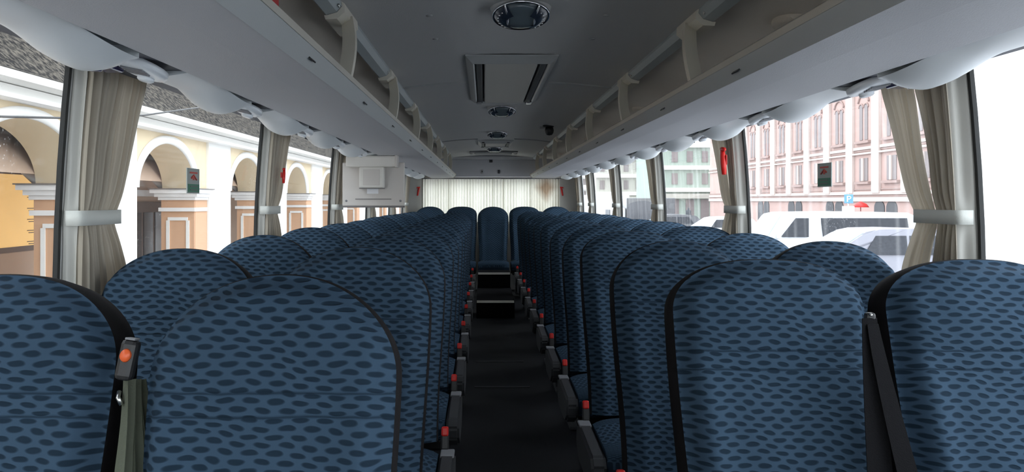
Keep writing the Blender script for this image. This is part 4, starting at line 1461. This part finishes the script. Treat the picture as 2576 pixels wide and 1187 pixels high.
def vehicle(name, label, loc, rz, L, Wd, H, hood, ws0, ws1, roof_end, tail, paint, panes, group='parked vehicles', belt=0.55, hoodz=0.52):
    """side profile along local x (front at x=0), width along local y; panes = list of (x0,x1,x0top,x1top)"""
    t = thing(name, label, 'van' if H > 1.8 else 'car', loc, group, rz)
    zb = 0.28
    prof = [(0.0, zb), (-0.0, 0.55), (0.06, H * hoodz * 0.88), (hood, H * hoodz), (ws0, H * (hoodz + 0.05)), (ws1 - 0.05, H * 0.955), (ws1 + 0.25, H * 0.99), ((ws1 + roof_end) / 2, H), (roof_end, H * 0.985), (tail, H * 0.93), (L - 0.03, H * 0.55), (L, 0.6), (L - 0.02, zb)]
    m = MB()
    m.prism(prof, -Wd / 2, Wd / 2)
    # tumblehome
    for v in m.bm.verts:
        if v.co.z > H * belt:
            v.co.y *= 1 - 0.12 * (v.co.z - H * belt) / (H * (1 - belt))
    bmesh.ops.bevel(m.bm, geom=[e for e in m.bm.edges if abs(e.verts[0].co.y - e.verts[1].co.y) < 0.02], offset=0.05, segments=2, affect='EDGES')
    m.build('body', paint, t)

    def side_y(z):
        return Wd / 2 * (1 - 0.12 * max(0, (z - H * belt) / (H * (1 - belt))))
    for s in (-1, 1):
        for (a0, a1, b0, b1) in panes:
            z0, z1 = H * belt, H * 0.90
            w = MB()
            w.hexa([(a0, s * (side_y(z0) - 0.03), z0), (a1, s * (side_y(z0) - 0.03), z0), (a1, s * (side_y(z0) + 0.008), z0), (a0, s * (side_y(z0) + 0.008), z0),
                    (b0, s * (side_y(z1) - 0.03), z1), (b1, s * (side_y(z1) - 0.03), z1), (b1, s * (side_y(z1) + 0.008), z1), (b0, s * (side_y(z1) + 0.008), z1)])
            w.build('side_window', M['car_glass'], t)
    z0, z1 = H * (hoodz + 0.07), H * 0.94
    w = MB()
    q0, q1 = side_y(z0) - 0.08, side_y(z1) - 0.10
    xa = ws0 + (ws1 - 0.05 - ws0) * 0.04
    xb = ws0 + (ws1 - 0.05 - ws0) * 0.97
    w.hexa([(xa - 0.02, -q0, z0 + 0.01), (xa - 0.02, q0, z0 + 0.01), (xa + 0.06, q0, z0), (xa + 0.06, -q0, z0), (xb - 0.02, -q1, z1 + 0.01), (xb - 0.02, q1, z1 + 0.01), (xb + 0.06, q1, z1), (xb + 0.06, -q1, z1)])
    w.build('windscreen', M['screen_glass'], t)
    for xx in (L * 0.19, L * 0.80):
        for s in (-1, 1):
            w = MB().lathe([(0.001, -0.10), (0.19, -0.10), (0.20, -0.11), (0.30, -0.11), (0.32, -0.08), (0.32, 0.08), (0.30, 0.11), (0.001, 0.10)], (xx, s * (Wd / 2 - 0.10), 0.32), axis='y', n=24)
            wo = w.build('wheel', M['tyre'], t)
            MB().lathe([(0.001, -0.008), (0.10, -0.006), (0.18, 0.0), (0.185, 0.008)], (xx, s * (Wd / 2 + 0.008), 0.32), axis='y', n=20).build('hub_cap', M['metal'], wo)
    for s in (-1, 1):
        MB().box((0.03, s * Wd * 0.36, 0.72), (0.10, 0.34, 0.16), bev=0.03).build('headlamp', M['light_w'], t)
        MB().box((ws0 + 0.35, s * (Wd / 2 + 0.08), H * belt + 0.04), (0.12, 0.16, 0.18), bev=0.03).build('wing_mirror', paint, t)
    MB().box((-0.015, 0, 0.42), (0.06, Wd * 0.8, 0.16), bev=0.02).build('bumper', M['car_grey'], t)
    MB().box((L + 0.0, 0, 0.42), (0.06, Wd * 0.8, 0.16), bev=0.02).build('rear_bumper', M['car_grey'], t)
    return t


VD = 23.5
pv = UD(1876, 600, VD)
vehicle('white_van', 'white van with dark side windows parked across the street', (pv.x, VD + 0.9, GZ), 0, 5.6, 1.9, 2.0, 0.55, 0.65, 1.25, 5.2, 5.45, M['car_white'],
        [(1.10, 1.98, 1.60, 2.02), (2.45, 5.2, 2.40, 5.15)], belt=0.60, hoodz=0.50)
cd = 18.0
pc = UD(1985, 640, cd)
vehicle('silver_car', 'silver estate car with dark windows parked in front of the white van', (pc.x, cd + 0.9, GZ), 0, 4.7, 1.8, 1.66, 0.95, 1.0, 2.0, 3.9, 4.3, M['car_silver'],
        [(1.85, 2.9, 2.15, 2.9), (2.98, 4.2, 2.98, 3.9)], belt=0.62, hoodz=0.56)
for k, (px, d, nm, paint, lab) in enumerate(((1700, 40, 'parked_car', 'car_white', 'white car parked beyond the third window pillar, pink-building side'),
                                            (1590, 47, 'parked_car', 'car_grey', 'dark grey car parked beside a white one down the street'),
                                            (1500, 60, 'parked_car', 'car_white', 'white car parked farthest down the street'))):
    p = UD(px, 600, d)
    vehicle(nm, lab, (p.x, d, GZ), 0.0, 4.4, 1.75, 1.5, 0.95, 1.0, 1.8, 3.4, 3.9, M[paint], [(1.65, 2.6, 1.95, 2.6), (2.68, 3.7, 2.68, 3.4)], belt=0.62, hoodz=0.56)
p = UD(1576, 600, 52)
t = thing('box_truck', 'grey box truck parked down the street beyond the cars', 'truck', (p.x, 53, GZ), 'parked vehicles')
MB().box((1.7, 0, 1.55), (3.4, 2.2, 2.0), bev=0.05).build('cargo_box', M['car_grey'], t)
MB().box((-0.6, 0, 1.05), (1.1, 2.0, 1.6), bev=0.12).build('cab', M['car_white'], t)
MB().box((-0.75, 0, 1.5), (0.84, 1.86, 0.5), bev=0.05).build('cab_window', M['car_glass'], t)
for xx in (-0.5, 2.6):
    for s in (-1, 1):
        MB().lathe([(0.001, -0.12), (0.38, -0.12), (0.40, -0.09), (0.40, 0.09), (0.38, 0.12), (0.001, 0.12)], (xx, s * 0.9, 0.40), axis='y', n=20).build('wheel', M['tyre'], t)
p = UD(1470, 600, 66)
t = thing('white_truck', 'white truck seen far down the street between the rear pillars', 'truck', (p.x, 66, GZ), 'parked vehicles')
MB().box((1.7, 0, 1.7), (4.2, 2.3, 2.3), bev=0.05).build('cargo_box', M['car_white'], t)
MB().box((-1.0, 0, 1.15), (1.1, 2.0, 1.7), bev=0.12).build('cab', M['car_white'], t)
MB().lathe([(0.001, -0.02), (0.26, -0.02), (0.30, 0.02)], (2.4, -1.17, 1.5), axis='y', n=24).build('round_emblem', M['car_grey'], t)
for xx in (-0.8, 2.8):
    for s in (-1, 1):
        MB().lathe([(0.001, -0.12), (0.38, -0.12), (0.40, -0.09), (0.40, 0.09), (0.38, 0.12), (0.001, 0.12)], (xx, s * 0.9, 0.40), axis='y', n=20).build('wheel', M['tyre'], t)

# parking sign
M['sign_blue'] = plain('sign_blue', (0.10, 0.27, 0.62), 0.4)
ps = UD(2135, 500, 30)
t = thing('parking_sign', 'blue square parking sign on a post above the white van', 'sign', (ps.x, 30, GZ))
hh = ps.z - GZ
MB().tube([(0, 0.03, 0), (0, 0.03, hh + 0.2)], 0.03, n=8).build('post', M['metal'], t)
pl_ = MB().box((0, 0, hh), (0.36, 0.03, 0.36), bev=0.01).build('plate', M['sign_blue'], t)
PM = MB()
PM.box((-0.06, -0.018, hh), (0.045, 0.008, 0.24))
PM.tube([(-0.06, -0.018, hh + 0.10), (0.02, -0.018, hh + 0.10), (0.065, -0.018, hh + 0.075), (0.075, -0.018, hh + 0.045), (0.06, -0.018, hh + 0.015), (0.02, -0.018, hh - 0.01), (-0.06, -0.018, hh - 0.01)], 0.02, n=8)
PM.build('letter', M['white'], pl_)
MB().box((-0.02, 0.0, hh - 0.42), (0.50, 0.03, 0.24), bev=0.01).build('lower_plate', M['white'], t)
# red-topped stall by the openings
pr = UD(2165, 512, 40)
t = thing('red_umbrella', 'small red umbrella by the dark openings of the pink building', 'umbrella', (pr.x, 40, GZ))
MB().lathe([(0.42, -0.22), (0.30, -0.04), (0.15, 0.04), (0.02, 0.09)], (0, 0, pr.z - GZ + 0.02), n=16).build('canopy', M['red'], t)
MB().tube([(0, 0, 0), (0, 0, pr.z - GZ)], 0.025, n=8).build('pole', M['metal'], t)

# pedestrian far down the street
def person_mesh(mat):
    me = bpy.data.meshes.new('body')
    V = [(0, 0, 0.95), (0, 0, 1.15), (0, 0.0, 1.38), (0, 0, 1.50), (0, -0.01, 1.58), (0, -0.01, 1.70),
         (0.10, 0, 0.90), (0.11, -0.10, 0.50), (0.11, -0.02, 0.08), (0.11, -0.14, 0.04), (-0.10, 0, 0.90), (-0.11, 0.12, 0.50), (-0.11, 0.22, 0.10), (-0.11, 0.10, 0.04),
         (0.19, 0, 1.40), (0.24, 0.06, 1.12), (0.25, 0.0, 0.86), (-0.19, 0, 1.40), (-0.24, -0.06, 1.12), (-0.25, -0.12, 0.88)]
    E = [(0, 1), (1, 2), (2, 3), (3, 4), (4, 5), (0, 6), (6, 7), (7, 8), (8, 9), (0, 10), (10, 11), (11, 12), (12, 13), (2, 14), (14, 15), (15, 16), (2, 17), (17, 18), (18, 19)]
    R = [0.15, 0.15, 0.15, 0.06, 0.09, 0.09, 0.09, 0.065, 0.045, 0.04, 0.09, 0.065, 0.045, 0.04, 0.065, 0.05, 0.04, 0.065, 0.05, 0.04]
    me.from_pydata(V, E, [])
    me.materials.append(mat)
    o = bpy.data.objects.new('pedestrian', me)
    COL.objects.link(o)
    md = o.modifiers.new('skin', 'SKIN')
    for sv, r in zip(me.skin_vertices[0].data, R):
        sv.radius = (r, r)
    me.skin_vertices[0].data[0].use_root = True
    sb = o.modifiers.new('sub', 'SUBSURF')
    sb.levels = sb.render_levels = 2
    return o


o = person_mesh(plain('dark_coat', (0.07, 0.08, 0.09), 0.8))
pd = UD(1732, 520, 72)
o.location = (pd.x, 72, GZ)
tag(o, 'person in dark clothes walking in front of the pale green building', 'person')
